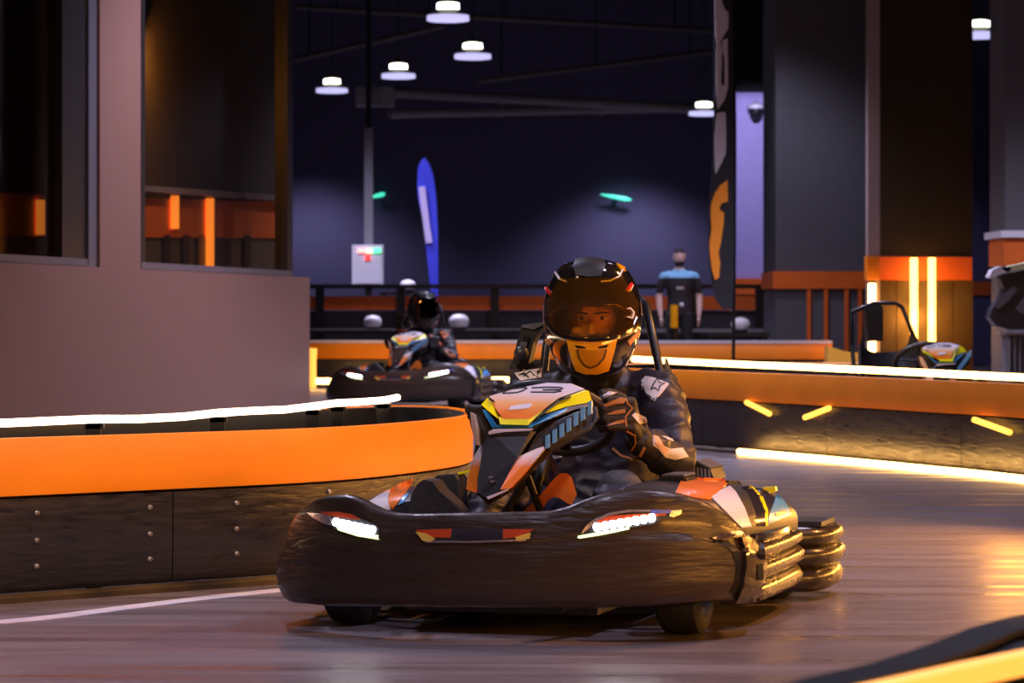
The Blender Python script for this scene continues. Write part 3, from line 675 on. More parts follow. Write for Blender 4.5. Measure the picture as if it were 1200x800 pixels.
# --- headlights
hl = decal('headlight', [(679, 629), (684, 618), (694, 608), (712, 600), (735, 596.5), (797, 597), (796, 603), (784, 608), (772, 610), (766, 614), (735, 619), (706, 625)], BB, M_KDARK, bumper, .004)
decal('red_insert', [(699, 610), (712, 604.5), (740, 602.5), (780, 601), (779, 604), (745, 606), (716, 609), (702, 613)], BB, M_HLRED, bumper, .007)
decal('silver_rim', [(681, 626), (686, 617), (696, 608.5), (713, 601), (735, 597), (770, 597), (770, 599.5), (736, 600), (714, 604), (699, 611), (690, 619)], BB, M_HLSIL, bumper, .008)
decal('blue_insert', [(762, 597), (795, 597.5), (794, 601), (763, 602)], BB, mat('headlight_blue', (.10, .14, .55), .25, coat=.5), bumper, .009)
decal('silver_tip', [(786, 598), (798, 597.5), (797, 602), (788, 606), (783, 605)], BB, M_HLSIL, bumper, .010)
decal('lime_strip', [(677, 630), (678, 627.5), (700, 623.5), (730, 618.5), (737, 617), (737, 620), (705, 626.5), (680, 630.5)], BB, M_HLLIME, bumper, .008)
for k in range(8):
    x, y = 700+k*9.0, 617.5-k*1.55
    h = BB.ray_cast(CL, ray(x, y).normalized()); MB().ell(h[0]+h[1]*.004, (.0125, .010, .0135), 10, 6).build('led', M_HLED, bumper)
decal('headlight', [(361, 600), (392, 599), (415, 602), (428, 609), (444, 617), (445, 631), (424, 629), (400, 622), (380, 614), (368, 607)], BB, M_KDARK, bumper, .004)
decal('silver_tip', [(362, 601), (386, 602), (392, 616), (380, 613), (369, 607)], BB, M_HLSIL, bumper, .007)
decal('red_insert', [(376, 600), (396, 599.5), (414, 602.5), (424, 609), (402, 606.5), (386, 604)], BB, M_HLRED, bumper, .008)
for k in range(7):
    x, y = 395+k*7.0, 611.5+k*1.55
    h = BB.ray_cast(CL, ray(x, y).normalized()); MB().ell(h[0]+h[1]*.004, (.0125, .010, .0125), 10, 6).build('led', M_HLED, bumper)
decal('lime_strip', [(396, 617), (444, 627), (444, 632), (420, 628), (398, 621)], BB, M_HLLIME, bumper, .008)
# --- badge in the middle
decal('badge', [(486, 620), (512, 618.5), (604, 619), (628, 619), (622, 632), (560, 636), (497, 634)], BB, M_KDARK, bumper, .003)
decal('badge_red', [(488, 621), (530, 619.5), (528, 630), (502, 629)], BB, M_HLRED, bumper, .006)
decal('badge_red', [(590, 620), (627, 620), (610, 629), (590, 631)], BB, M_HLRED, bumper, .006)
decal('badge_gold', [(488, 623), (500, 625), (511, 631), (505, 635), (496, 633)], BB, mat('badge_gold', (.8, .55, .10), .35), bumper, .008)
decal('badge_gold', [(604, 629), (622, 624), (621, 631), (606, 633)], BB, mat('badge_gold', (.8, .55, .10), .35), bumper, .008)
decal('badge_silver', [(536, 624), (586, 624), (588, 632), (534, 632)], BB, M_KCHROME, bumper, .006)
decal('badge_rim', [(498, 633), (550, 633.5), (618, 631.5), (617, 633.5), (550, 636), (499, 635.5)], BB, M_HLSIL, bumper, .007)
# --- corner groove and tow hole on the near front corner
M_HOLE = mat('deep_black', (.004, .004, .004), .9)
stroke('corner_groove', [(838, 634), (852, 637), (861, 646), (866, 664), (864, 684), (857, 696)], 7, BB, M_HOLE, bumper, .002)
decal('corner_ledge', [(832, 630), (850, 624), (868, 622), (871, 625), (852, 629), (836, 632.5)], BB, M_KCHROME, bumper, .010)
decal('corner_block', [(864, 630), (878, 628), (889, 633), (891, 655), (888, 662), (889, 680), (886, 699), (860, 701), (867, 684), (870, 662), (869, 646)], BB, M_BUMP2, bumper, .016, 6)
decal('tow_hole', [(881, 661), (887, 660), (888, 676), (882, 677)], BB, M_HOLE, bumper, .019)
# --- side and rear bumpers, ribbed
RIB = [(-.06, .10), (-.02, .095), (.012, .115), (.02, .15), (.008, .178), (-.006, .187), (.006, .196), (.024, .215), (.026, .245), (.012, .262), (-.004, .268), (.008, .278), (.022, .295), (.016, .325), (-.004, .34), (-.06, .345)]
sp = catmull([(.60, .16), (.675, .20), (.695, .32), (.70, .60), (.69, .86), (.66, .95)], .04)
def mir(pts): return [(-p[0], p[1]) for p in reversed(pts)]
rib_r = [(o+0, z) for o, z in RIB]
MB().sweep([(p.x, p.y) for p in sp][::-1], [(-o, .068+(z-.095)*.77) for o, z in RIB]).build('side_bumper', M_BUMP2, kart, angle=70)
MB().sweep(mir([(p.x, p.y) for p in sp])[::-1], [(o, .045+(z-.095)*.77) for o, z in RIB]).build('side_bumper', M_BUMP2, kart, angle=70)
rbp = catmull([(.60, 1.02), (.69, 1.06), (.735, 1.16), (.735, 1.34), (.68, 1.45), (.40, 1.50), (0, 1.51), (-.40, 1.50), (-.68, 1.45), (-.735, 1.34), (-.735, 1.16), (-.69, 1.06), (-.60, 1.02)], .05)
MB().sweep([(p.x, p.y) for p in rbp][::-1], [(-o, .03+(z-.095)*.86) for o, z in RIB]).build('rear_bumper', M_BUMP2, kart, angle=70)
MB().box((.665, 1.22, .252), (.12, .24, .016)).build('bumper_cap', M_KDARK, kart, smooth=False)
MB().tube([(.60, .19, .262), (.665, .24, .262), (.685, .36, .262), (.69, .62, .262), (.675, .86, .262), (.63, .96, .262)], .016, 8).build('bumper_cap', M_KCHROME, kart)
# --- side pods
def pod(side):
    rr = []
    for y, zt, xi, xo in ((.06, .405, .30, .50), (.10, .422, .31, .56), (.20, .430, .32, .615), (.35, .432, .33, .655), (.50, .430, .34, .678), (.62, .422, .35, .69), (.74, .406, .37, .696), (.84, .388, .39, .696), (.92, .365, .41, .682), (.97, .325, .43, .645)):
        ring = [(side*xi, y, .15)]
        for k in range(13):
            a = math.pi/2*k/12; e = .75
            ring.append((side*(xi+(xo-xi)*math.sin(a)**e), y, (.268)+(zt-.268)*max(0, math.cos(a))**e + (0 if side > 0 else -.03)))
        ring += [(side*xo*.995, y, .225), (side*(xo-.03), y, .15)]; rr.append(ring)
    return MB().loft(rr).build('side_pod', M_KDARK, kart, angle=50)
podR = pod(1); podL = pod(-1); PB = bvh_of(podR); PLb = bvh_of(podL)
for nm, poly, m in (('orange_panel', [(800, 560), (849, 562), (853, 567), (838, 580), (832, 586), (790, 580)], M_KORANGE),
                    ('white_panel', [(833, 583), (842, 576), (855, 570), (862, 577), (872, 596), (880, 617), (868, 618), (850, 600)], M_KWHITE),
                    ('black_panel', [(850, 564), (866, 565), (876, 580), (884, 600), (886, 616), (879, 616), (872, 596), (862, 577)], M_KDARK),
                    ('violet_panel', [(868, 572), (878, 570), (890, 582), (896, 600), (896, 616), (884, 616), (883, 598), (876, 580)], M_KCHROME),
                    ('yellow_stripe', [(878, 569.5), (883, 572), (893, 582), (898.5, 597), (899, 616), (895.5, 616), (895, 598), (889, 583)], M_KYEL),
                    ('navy_panel', [(884, 572), (893, 574), (907, 580), (905, 590), (900, 605), (897, 590)], mat('kart_navy', (.02, .022, .05), .3, coat=.4)),
                    ('blue_panel', [(910, 580), (915, 583), (924, 596), (926, 603), (914, 608), (899.5, 614), (901, 602), (905, 592)], M_KBLUE)):
    decal(nm, poly, PB, m, podR, .004, 5)
decal('blue_mark', [(907, 602), (917, 598), (918, 601), (908, 605)], PB, mat('kart_navy', (.02, .022, .05), .3, coat=.4), podR, .007, 5)
MB().prism([kp(893, 571, .86), kp(908, 570, .86), kp(909, 575, .86), (kp(902, 580, .86))], (0, .03, 0)).build('yellow_fin', M_KYEL, podR, smooth=False)
for nm, poly, m in (('white_panel', [(432, 589), (446, 580), (458, 574), (455, 584), (458, 597), (448, 597)], M_KWHITE),
                    ('orange_panel', [(458, 574), (470, 567), (484, 562), (478, 575), (470, 585), (460, 597), (455, 588)], M_KORANGE),
                    ('blue_panel', [(474, 581), (479, 578), (474, 588), (466, 592)], M_KBLUE)):
    decal(nm, poly, PLb, m, podL, .004, 5)
# --- wheels
def wheel(x, y, r, wd):
    h = wd/2
    t = MB().lathe([(-h*.8, r*.52), (-h, r*.62), (-h, r*.86), (-h*.82, r*.97), (-h*.4, r), (h*.4, r), (h*.82, r*.97), (h, r*.86), (h, r*.62), (h*.8, r*.52)], (x, y, r), 'X', 28).build('wheel', M_TYRE, kart)
    MB().lathe([(-h*.75, r*.2), (-h*.75, r*.53), (h*.75, r*.53), (h*.75, r*.2)], (x, y, r), 'X', 20).build('rim', M_RIM, t)
    MB().lathe([(-h*.9, r*.16), (h*.9, r*.16)], (x, y, r), 'X', 12).build('hub', M_CHAS, t)
wheel(.52, .0, .13, .13); wheel(-.52, .0, .13, .13); wheel(.52, 1.10, .14, .20); wheel(-.52, 1.10, .14, .20)
# --- chassis, floor pan, axle
MB().box((0, .52, .075), (.60, 1.40, .02)).build('floor_pan', M_CHAS, kart, smooth=False)
for sx in (-1, 1): MB().tube([(sx*.22, -.33, .10), (sx*.32, .1, .10), (sx*.33, .8, .10), (sx*.30, 1.4, .12)], .018, 8).build('frame_tube', M_CHAS, kart)
MB().tube([(-.50, 1.10, .14), (.50, 1.10, .14)], .02, 10).build('rear_axle', M_RIM, kart)
MB().tube([(-.46, 0, .13), (-.25, -.03, .11), (.25, -.03, .11), (.46, 0, .13)], .016, 8).build('front_axle', M_CHAS, kart)
MB().box((.36, 1.20, .20), (.12, .38, .14)).box((.36, 1.20, .28), (.10, .34, .05)).build('battery_box', M_KDARK, kart, smooth=False)
MB().box((-.36, 1.20, .19), (.12, .38, .14)).box((-.36, 1.20, .27), (.10, .34, .05)).build('battery_box', M_KDARK, kart, smooth=False)
# vented boxes behind the near pod
plate('vent_box', [(769, 576, .34), (769, 563, .34), (776, 557, .34), (799, 557, .34), (806, 566, .34), (808, 576, .34)], .14, M_KDARK, kart)
plate('vent_rim', [(774, 557.5, .335), (777, 555.5, .335), (800, 555.5, .335), (803, 558, .335)], .15, M_GREY, kart)
plate('vent_blue', [(802, 565, .333), (806, 567, .333), (808, 576, .333), (801, 577, .333)], .01, M_KBLUE, kart)
for k in range(8):
    x = 772+k*4.1; plate('vent_rib', [(x, 575, .335), (x+3, 560, .335), (x+4.3, 560, .335), (x+1.3, 575, .335)], .01, M_BLACK, kart)
plate('rear_vent_box', [(803, 562, .80), (806, 545, .80), (815, 540, .80), (832, 549, .80), (837, 562, .80)], .18, M_KDARK, kart)
plate('vent_rim', [(814, 541, .795), (816, 539.5, .795), (833, 548, .795), (832, 550, .795)], .18, M_GREY, kart)
for k in range(6):
    x = 808+k*4.4; plate('vent_rib', [(x, 561, .795), (x-.5, 546+k*.8, .795), (x+1.6, 546+k*.8, .795), (x+2.6, 561, .795)], .01, M_GREYL, kart)
# foam pads on the far side, orange guard, pedals
MB().prism([kp(478, 602, .02), kp(482, 580, .02), kp(489, 567, .02), kp(496, 562, .02), kp(506, 564, .02), kp(514, 575, .02), kp(530, 590, .02), kp(540, 602, .02)], (0, .10, 0)).build('knee_pad', M_KPAD, kart, smooth=False)
MB().prism([kp(510, 598, .30), kp(504, 565, .30), kp(512, 557, .30), kp(532, 556, .30), kp(536, 562, .30), kp(538, 598, .30)], (0, .10, 0)).build('vent_box', M_KDARK, kart, smooth=False)
og = []
for y0 in (.10, .17):
    og.append([kp(*p, y0) for p in ((610, 602), (634, 579), (650, 560), (657, 554.5), (664, 554), (670, 559), (676, 579), (670, 592), (664, 589), (657, 584), (650, 582), (642, 586), (633, 602))])
MB().loft(og).build('orange_guard', M_KORANGE, kart, angle=50)
for x in (-.10, .12):
    MB().tube([(x, -.12, .10), (x, -.14, .20), (x, -.12, .26)], .012, 8).box((x, -.11, .25), (.07, .02, .06)).build('pedal', M_RIM, kart)
plate('yellow_strap', [(536, 553.5, .35), (556, 549.5, .35), (556, 551.5, .35), (537, 556, .35)], .02, M_KYEL, kart)

# --- steering fairing
fa = MB()
body_f = [(562, 478, .02), (572, 466, .10), (600, 456, .17), (640, 449, .20), (672, 450, .20), (692, 458, .17), (699, 484, .10), (690, 505, .08), (646, 529, .02), (612, 562, -.06), (596, 578, -.10), (573, 592, -.12), (558, 578, -.10), (546, 574, -.08), (553, 545, -.04), (557, 520, .0), (551, 497, .02), (550, 482, .03)]
fair = empty('tmp'); bpy.data.objects.remove(fair)
FB = [kp(*p) for p in body_f]; cen = sum(FB, Vector())/len(FB)
n = len(FB); back = [p+Vector((0, .07, -.01)) + (cen-p)*.12 for p in FB]
fc = kp(600, 505, -.02)
mbf = MB(); mbf.add(FB+back+[fc, cen+Vector((0, .10, 0))], [((i+1) % n, i, 2*n) for i in range(n)]+[(i, (i+1) % n, (i+1) % n+n, i+n) for i in range(n)]+[(i+n, (i+1) % n+n, 2*n+1) for i in range(n)])
fairing = mbf.build('steering_fairing', M_BRONZE, kart, smooth=False)
fairing['label'] = 'angular steering fairing in white, orange, yellow and black'
FV = bvh_of(fairing)
# coloured shells of the fairing, each a solid plate in its own plane
def shell(name, pts, m, t=.012, lift=0.0):
    return plate(name, [(x, y, d-.012-lift) for x, y, d in pts], t, m, fairing)
topm = grad_mat('fairing_fade', [(0, (.95, .22, .01)), (.30, (.95, .45, .12)), (.62, (.86, .72, .68)), (1, (.80, .76, .88))], 1, .0, .16)
shell('top_panel', [(592, 494, -.012), (583, 482, .02), (574, 469, .075), (574, 464, .10), (600, 455.5, .165), (640, 448.5, .195), (668, 449.5, .195), (684, 456, .17), (655, 466, .10), (618, 494, -.012)], topm, .02, .008)
shell('yellow_front', [(586, 497, -.03), (584, 488, -.003), (589, 491, -.012), (620, 491, -.012), (636, 481, .03), (618, 498, -.03)], M_KYEL, .014, .022)
shell('yellow_flank', [(564, 474, .04), (571, 466, .09), (577, 471, .07), (583, 490, .0), (573, 482, .02)], M_KYEL, .02, .012)
shell('yellow_flank', [(633, 486, .01), (657, 467.5, .10), (684, 457, .16), (688, 458, .165), (692, 471, .13), (665, 476, .08)], M_KYEL, .02, .012)
shell('black_line', [(655, 468, .10), (669, 463.5, .13), (668, 465.5, .12), (655, 470, .09), (640, 482, .03), (630, 490, 0), (628, 489, 0)], M_BLACK, .010, .030)
shell('black_line', [(572.5, 465.5, .09), (578, 469, .075), (579, 472, .07), (573, 468, .08)], M_BLACK, .010, .030)
shell('teal_stripe', [(565, 480, .02), (569, 481, .02), (580, 498, -.03), (617, 499, -.03), (640, 486, .01), (666, 477, .07), (664, 480, .06), (640, 490, .0), (622, 501, -.03), (577, 501, -.03)], M_KTEAL, .02, .010)
shell('cyan_stripe', [(624, 499, -.02), (645, 486, .02), (664, 478.5, .07), (662, 482, .06), (643, 491, .01)], M_KBLUE, .012, .022)
shell('silver_stripe', [(664, 477, .08), (693, 472, .13), (694, 475, .13), (672, 480, .08), (650, 489, .03), (651, 486, .03)], M_GREYL, .014, .016)
shell('white_bar', [(572, 506, -.05), (578, 502.5, -.05), (624, 502, -.045), (622, 504.5, -.045), (590, 506, -.05), (573, 509, -.05)], M_KWHITE, .012, .02)
shell('center_panel', [(570, 510, -.05), (575, 506, -.05), (622, 505, -.04), (628, 506, -.03), (606, 536, -.07), (585, 574, -.11), (570, 584, -.12), (558, 576, -.10), (562, 545, -.08), (567, 520, -.06)], M_KDARK, .02, .006)
shell('side_panel', [(551, 483, .03), (556, 486, .02), (560, 500, 0), (562, 522, -.03), (558, 521, -.02), (553, 505, .01)], grad_mat('side_fade', [(0, (.85, .35, .10)), (1, (.88, .70, .55))], 2, .52, .66), .02, .004)
legm = grad_mat('leg_fade', [(0, (.95, .20, .01)), (.62, (.95, .24, .02)), (.85, (.85, .74, .74)), (1, (.82, .78, .86))], 2, .40, .545)
shell('leg_panel', [(563, 522, -.04), (564, 536, -.06), (559, 560, -.09), (557, 577, -.11), (546, 573, -.09), (549, 558, -.07), (555, 535, -.03)], legm, .02, .008)
shell('leg_panel', [(607, 535, -.05), (630, 525, -.02), (637, 523, -.01), (636, 528, -.02), (612, 557, -.08), (598, 572, -.11), (586, 573.5, -.115)], legm, .02, .010)
shell('white_edge', [(570, 582, -.13), (596, 572, -.12), (594, 575, -.12), (572, 585, -.13)], M_KWHITE, .012, .012)
shell('wing_panel', [(629, 509, -.03), (648, 495, .02), (676, 482, .08), (698, 476, .12), (700, 490, .10), (690, 504, .08), (646, 528, .01), (638, 522, -.01), (618, 530, -.04)], M_KDARK, .02, .004)
for k in range(7):
    x = 641+k*8.3; y = 519-k*6.4-(k*k)*.03
    shell('cyan_bar', [(x-2, y-8.5, .0+k*.014), (x+2.4, y-10.5, .0+k*.014), (x+2.4, y+5, .0+k*.014), (x-2, y+7, .0+k*.014)], M_KCYAN, .012, .018)
def topz(px, py): return kp(px, py, .0)
TP = bvh_of([c for c in fairing.children if c.name.startswith('top_panel')][0])
for k_, pts in enumerate(([(589, 461), (593, 458), (600, 455.6), (616, 454)], [(616, 454), (618, 454.8), (612, 458), (606, 460), (589, 461)],
                           [(623, 454.6), (640, 453.8), (656, 454), (660, 455), (656, 456.6), (636, 456.8)], [(640, 456.8), (656, 457), (658, 458.2), (650, 459.6), (622, 459.4)])):
    stroke('digit_stroke', pts, 1.3, TP, M_BLACK, fairing, .0015)
decal('logo', [(596, 481), (599, 477), (606, 475.5), (622, 473.5), (624, 476), (620, 479), (606, 480.5)], TP, M_KWHITE, fairing, .004)
for x, y in ((574, 559), (576, 564)): shell('bolt', [(x-3, y, -.095), (x, y-1.5, -.095), (x+4, y, -.095), (x, y+1.7, -.095)], M_GREYL, .01, .02)

# --- steering wheel and column
WC = Vector((0, .42, .618)); E1 = Vector((1, 0, 0)); E2 = Vector((0, -.80, .60)); WR = .185
sw = MB().tube([WC+E1*math.cos(a)*WR+E2*math.sin(a)*WR for a in [2*math.pi*k/36 for k in range(37)]], .0165, 10).build('steering_wheel', M_KDARK, kart)
for a in (0, math.pi, -math.pi/2):
    MB().tube([WC+(E1*math.cos(a)+E2*math.sin(a))*.02, WC+(E1*math.cos(a)+E2*math.sin(a))*WR*.95], .012, 8, flat=(1.6, .5)).build('spoke', M_CHAS, sw)
NW = E1.cross(E2)
MB().ell(WC, (.05, .05, .03), 14, 8).build('hub', M_CHAS, sw)
MB().tube([WC, WC-Vector((0, .45, 0))*.5+Vector((0, 0, -.24)), Vector((0, .0, .12))], .016, 8).build('steering_column', M_CHAS, kart)
for sx in (-1, 1): MB().tube([(sx*.16, -.02, .10), (sx*.08, .05, .3), (0, .12, .45)], .012, 8).build('column_support', M_CHAS, kart)

# --- seat, roll frame, head rest
rr = []
for y, z, hw in ((.62, .10, .17), (.72, .10, .20), (.92, .12, .22), (1.06, .20, .225), (1.15, .36, .22), (1.22, .56, .21), (1.26, .66, .17)):
    rr.append([(-hw, y-.06, z+.14), (-hw*.9, y, z+.03), (-hw*.5, y+.01, z), (hw*.5, y+.01, z), (hw*.9, y, z+.03), (hw, y-.06, z+.14), (hw*1.05, y-.05, z+.13), (hw*.95, y+.03, z), (hw*.5, y+.04, z-.03), (-hw*.5, y+.04, z-.03), (-hw*.95, y+.03, z), (-hw*1.05, y-.05, z+.13)])
MB().loft(rr).build('seat', M_KDARK, kart, angle=60)
rf = MB().tube([kp(777, 452, 1.10), kp(766, 400, 1.16), kp(757, 358, 1.20), kp(748, 349, 1.24), kp(700, 349, 1.27), kp(648, 372, 1.27)], .015, 10).build('roll_frame', M_BLACKM, kart)
MB().tube([kp(636, 450, 1.2), kp(640, 410, 1.22), kp(646, 374, 1.26)], .015, 10).build('frame_bar', M_BLACKM, rf)
MB().tube([kp(777, 452, 1.10), Vector((.28, 1.0, .35)), Vector((.26, 1.0, .12))], .015, 10).build('frame_bar', M_BLACKM, rf)
MB().tube([kp(636, 450, 1.2), Vector((-.26, 1.05, .35)), Vector((-.26, 1.0, .12))], .015, 10).build('frame_bar', M_BLACKM, rf)
MB().loft([[kp(680, 440, 1.22), kp(715, 440, 1.22), kp(715, 440, 1.26), kp(680, 440, 1.26)], [kp(676, 365, 1.24), kp(719, 365, 1.24), kp(719, 365, 1.28), kp(676, 365, 1.28)], [kp(680, 352, 1.25), kp(715, 352, 1.25), kp(715, 352, 1.28), kp(680, 352, 1.28)]]).build('head_rest', M_KDARK, kart, smooth=False)
brk = plate('belt_guide', [(600, 426, 1.02), (606, 400, 1.02), (611, 383, 1.02), (633, 379, 1.02), (637, 383, 1.02), (630, 392, 1.02), (625, 402, 1.02), (619, 426, 1.02)], .05, M_BLACK, kart)
plate('guide_slot', [(612, 398, 1.012), (614, 394, 1.012), (618, 393, 1.012), (620, 396, 1.012), (619, 402, 1.012), (613, 401, 1.012)], .01, M_HOLE, brk)
plate('guide_top', [(610, 383, 1.012), (612, 380.5, 1.012), (634, 377.5, 1.012), (637, 380, 1.012), (626, 386, 1.012)], .05, M_GREY, brk)
MB().ell(kp(611, 414, 1.0), (.026, .022, .026), 14, 10).build('guide_knob', M_KDARK, brk)
plate('guide_clip', [(610, 400, 1.008), (618, 401, 1.008), (616, 407, 1.008), (609, 406, 1.008)], .01, M_GREY, brk)
plate('guide_foot', [(596, 433, 1.06), (599, 425, 1.06), (618, 422, 1.06), (626, 425, 1.06), (630, 432, 1.06)], .06, M_KDARK, brk)
MB().tube([kp(610, 432, 1.06), Vector((-.30, 1.08, .45)), Vector((-.28, 1.02, .12))], .015, 8).build('guide_stem', M_BLACKM, brk)
tag(kart, 'colourful go-kart in the foreground with number 03 on its fairing', 'go-kart', 'go-karts')

# ================================================================== the driver
def remesh(name, mb, voxel, mats, parent, smooth_it=6, fac=.5, assign=None, disp=None):
    me = mb.mesh(name); o = bpy.data.objects.new(name, me); COL.objects.link(o)
    r = o.modifiers.new('r', 'REMESH'); r.mode = 'VOXEL'; r.voxel_size = voxel
    q = o.modifiers.new('s', 'SMOOTH'); q.iterations = smooth_it; q.factor = fac
    bpy.context.view_layer.update()
    dg = bpy.context.evaluated_depsgraph_get(); me2 = bpy.data.meshes.new_from_object(o.evaluated_get(dg)); me2.name = name
    o.modifiers.clear(); o.data = me2; bpy.data.meshes.remove(me)
    me2.materials.clear()
    for m in (mats if isinstance(mats, list) else [mats]): me2.materials.append(m)
    if disp:
        nn = [v.normal.copy() for v in me2.vertices]
        for v, nr in zip(me2.vertices, nn): v.co += nr*disp(v.co)
    for p in me2.polygons:
        p.use_smooth = True
        if assign: p.material_index = assign(p.center)
    o.parent = parent; return o
drv = empty('person', kart.location, -TH)
SHR, SHL = kp(772, 462, .97), kp(625, 457, 1.00)
ELR, ELL = kp(792, 543, .70), kp(604, 545, .78)
WRR, WRL = kp(752, 513, .50), Vector((-.215, .50, .60))
HP = Vector((0, 1.02, .20)); HEAD = kp(694, 372, .87)
NECK = Vector((HEAD.x, .95, HEAD.z-.17))
b = MB()
def ering(c, rx, ry, n=20, tilt=0.0):
    return [Vector((c[0]+rx*math.cos(q), c[1]+ry*math.sin(q)*math.cos(tilt), c[2]+ry*math.sin(q)*math.sin(tilt))) for q in [2*math.pi*k/n for k in range(n)]]
b.loft([ering((0, 1.00, .13), .17, .14), ering((0, 1.00, .20), .205, .17), ering((0, 1.01, .32), .20, .155), ering((.005, 1.02, .45), .185, .145), ering((.01, 1.01, .56), .195, .145),
        ering((.012, 1.0, .65), .195, .13), ering((.012, .985, .71), .165, .11), ering((.012, .97, .76), .09, .085), ering((HEAD.x*.8, .95, .80), .075, .08)])
def limb(pts, rs): b.tube(pts, rs, 14)
mid = lambda a, c, t: a+(c-a)*t
for SH, EL, WR_, sx in ((SHR, ELR, WRR, 1), (SHL, ELL, WRL, -1)):
    ins = Vector((sx*.09, .99, .66))
    b.tube([ins, mid(ins, SH, .6), SH, mid(SH, EL, .35), mid(SH, EL, .8), EL, mid(EL, WR_, .3), mid(EL, WR_, .7), WR_], [.09, .092, .088, .078, .07, .07, .064, .054, .046], 14)
    hip, kn, an = Vector((sx*.11, .97, .22)), Vector((sx*.205, .46, .375)), Vector((sx*.15, .02, .19))
    b.tube([hip, mid(hip, kn, .4), mid(hip, kn, .85), kn, mid(kn, an, .35), mid(kn, an, .8), an], [.11, .105, .085, .078, .07, .052, .045], 14)
    b.tube([an+Vector((0, .03, -.03)), an+Vector((0, -.05, -.01)), an+Vector((0, -.10, .05))], [.045, .045, .035], 12)
def wrk(c):
    v = Vector((c.x*7, c.y*6, c.z*15)); return .022*(1-abs(noise.noise(v))*2)**3*.6+.006*noise.noise(v*2.1)-.006
body = remesh('suit_body', b, .010, M_SUIT, drv, 6, .5, disp=wrk)
body['label'] = 'dark navy race suit'
BD = bvh_of(body)
# suit trims
decal('shoulder_patch', [(752, 446), (757, 441), (770, 444), (784, 450), (777, 459), (767, 470), (758, 463), (753, 454)], BD, M_SUITW, drv, .004, 5)
stroke('patch_line', [(753, 449), (757, 461), (767, 468.5)], 1.2, BD, M_BLACK, drv, .0055)
for pts in ([(764, 455), (767, 449), (771, 443.8), (773, 449), (779, 449.5), (773, 453), (772, 459), (768, 455), (763, 457)],):
    stroke('patch_logo', pts, 1.3, BD, M_BLACK, drv, .006, closed=True)
decal('chest_patch', [(604, 437), (635, 432), (635, 442), (610, 446.5)], BD, M_SUITW, drv, .004, 5)
for pts in ([(609, 439), (615, 438), (621, 443)], [(615, 441), (622, 435.5), (627, 441)], [(631, 433.5), (629.5, 442.5)]):
    stroke('patch_logo', pts, 1.4, BD, M_BLACK, drv, .006)
decal('sleeve_stripe', [(755, 508), (759, 508), (768, 511), (776, 521), (785, 526), (799, 525), (806, 535), (790, 538), (779, 535), (771, 526), (762, 519)], BD, M_SUITW, drv, .004, 5)
decal('sleeve_tan', [(764, 511), (770, 512), (777, 522), (783, 527), (777, 531), (771, 524)], BD, M_SUITT, drv, .0055, 5)
decal('sleeve_tick', [(775, 511), (784, 513), (789, 517), (783, 516)], BD, M_SUITW, drv, .004, 5)
decal('belt_tag', [(648, 533), (653, 530.5), (662, 533), (658, 536), (650, 538)], BD, M_SUITW, drv, .004, 5)
kn = kp(712, 573, .42)
for sx in (1, -1):
    c = Vector((sx*.205, .455, .385)); MB().ell(c, (.078, .07, .075), 18, 12).build('knee_pad', mat('knee_pad_grey', (.075, .075, .08), .7, bump=.3, bscale=90), drv)
    sh = MB().loft([ering((sx*.15, .06, .10), .045, .06), ering((sx*.15, -.02, .13), .05, .09), ering((sx*.15, -.06, .2), .045, .05), ering((sx*.15, -.08, .26), .03, .025)]).build('shoe', M_BLACK, drv)

# --- gloved hands around the wheel rim
def hand(sx):
    h = MB(); T = lambda x, y, z: Vector((sx*x, y, z))
    rim = WC+E1*sx*WR                                   # grip point, rim runs along E2
    if sx > 0:
        kn_ = [kp(739, y_, .40) for y_ in (470, 480, 490, 500)]
        pip = [kp(x_, y_, .355) for x_, y_ in ((713, 468), (708, 479), (709, 490), (713, 500))]
        dip = [kp(x_, y_, .385) for x_, y_ in ((700, 472), (697, 482), (699, 492), (704, 502))]
        tip = [kp(x_, y_, .435) for x_, y_ in ((703, 476), (702, 485), (704, 495), (708, 504))]
        wr = kp(748, 516, .48); th = [kp(741, 488, .46), kp(728, 466, .45), kp(714, 460, .42), kp(703, 461, .39)]
    else:
        g = [rim+E2*d for d in (.045, .015, -.015, -.045)]
        kn_ = [p+T(.075, -.02, 0) for p in g]; pip = [p+T(.01, -.05, 0) for p in g]; dip = [p+T(-.035, -.02, 0) for p in g]; tip = [p+T(-.03, .02, 0) for p in g]
        wr = WRL; th = [rim+T(.06, .05, -.01), rim+T(.03, .05, .05), rim+T(0, .03, .07), rim+T(-.03, .01, .08)]
    cen_ = sum(kn_, Vector())/4
    rad = (.0155, .0165, .016, .014)
    for i in range(4):
        h.tube([mid(kn_[i], wr, .35), kn_[i], mid(kn_[i], pip[i], .5), pip[i], dip[i], tip[i]], [rad[i]*1.15, rad[i]*1.15, rad[i]*1.05, rad[i]*1.02, rad[i]*.95, rad[i]*.8], 10)
    h.tube(th, [.022, .019, .0165, .013], 10)
    pm = mid(cen_, wr, .4)
    ax = (kn_[0]-kn_[3]).normalized()
    for i in range(4): h.tube([mid(kn_[i], wr, -.05), mid(kn_[i], wr, .5), mid(kn_[i], wr, .85)], [.019, .022, .022], 10)
    h.tube([mid(cen_, wr, .5)+Vector((0, .03, 0)), mid(cen_, wr, .9)+Vector((0, .02, 0)), wr], [.036, .038, .040], 12)
    h.tube([mid(cen_, wr, .8), wr, wr+(( ELR if sx > 0 else ELL)-wr).normalized()*.075], [.040, .045, .052], 14)
    return remesh('glove', h, .0055, M_GLOVE, drv, 3, .5)
gR = hand(1); hand(-1); GB = bvh_of(gR)
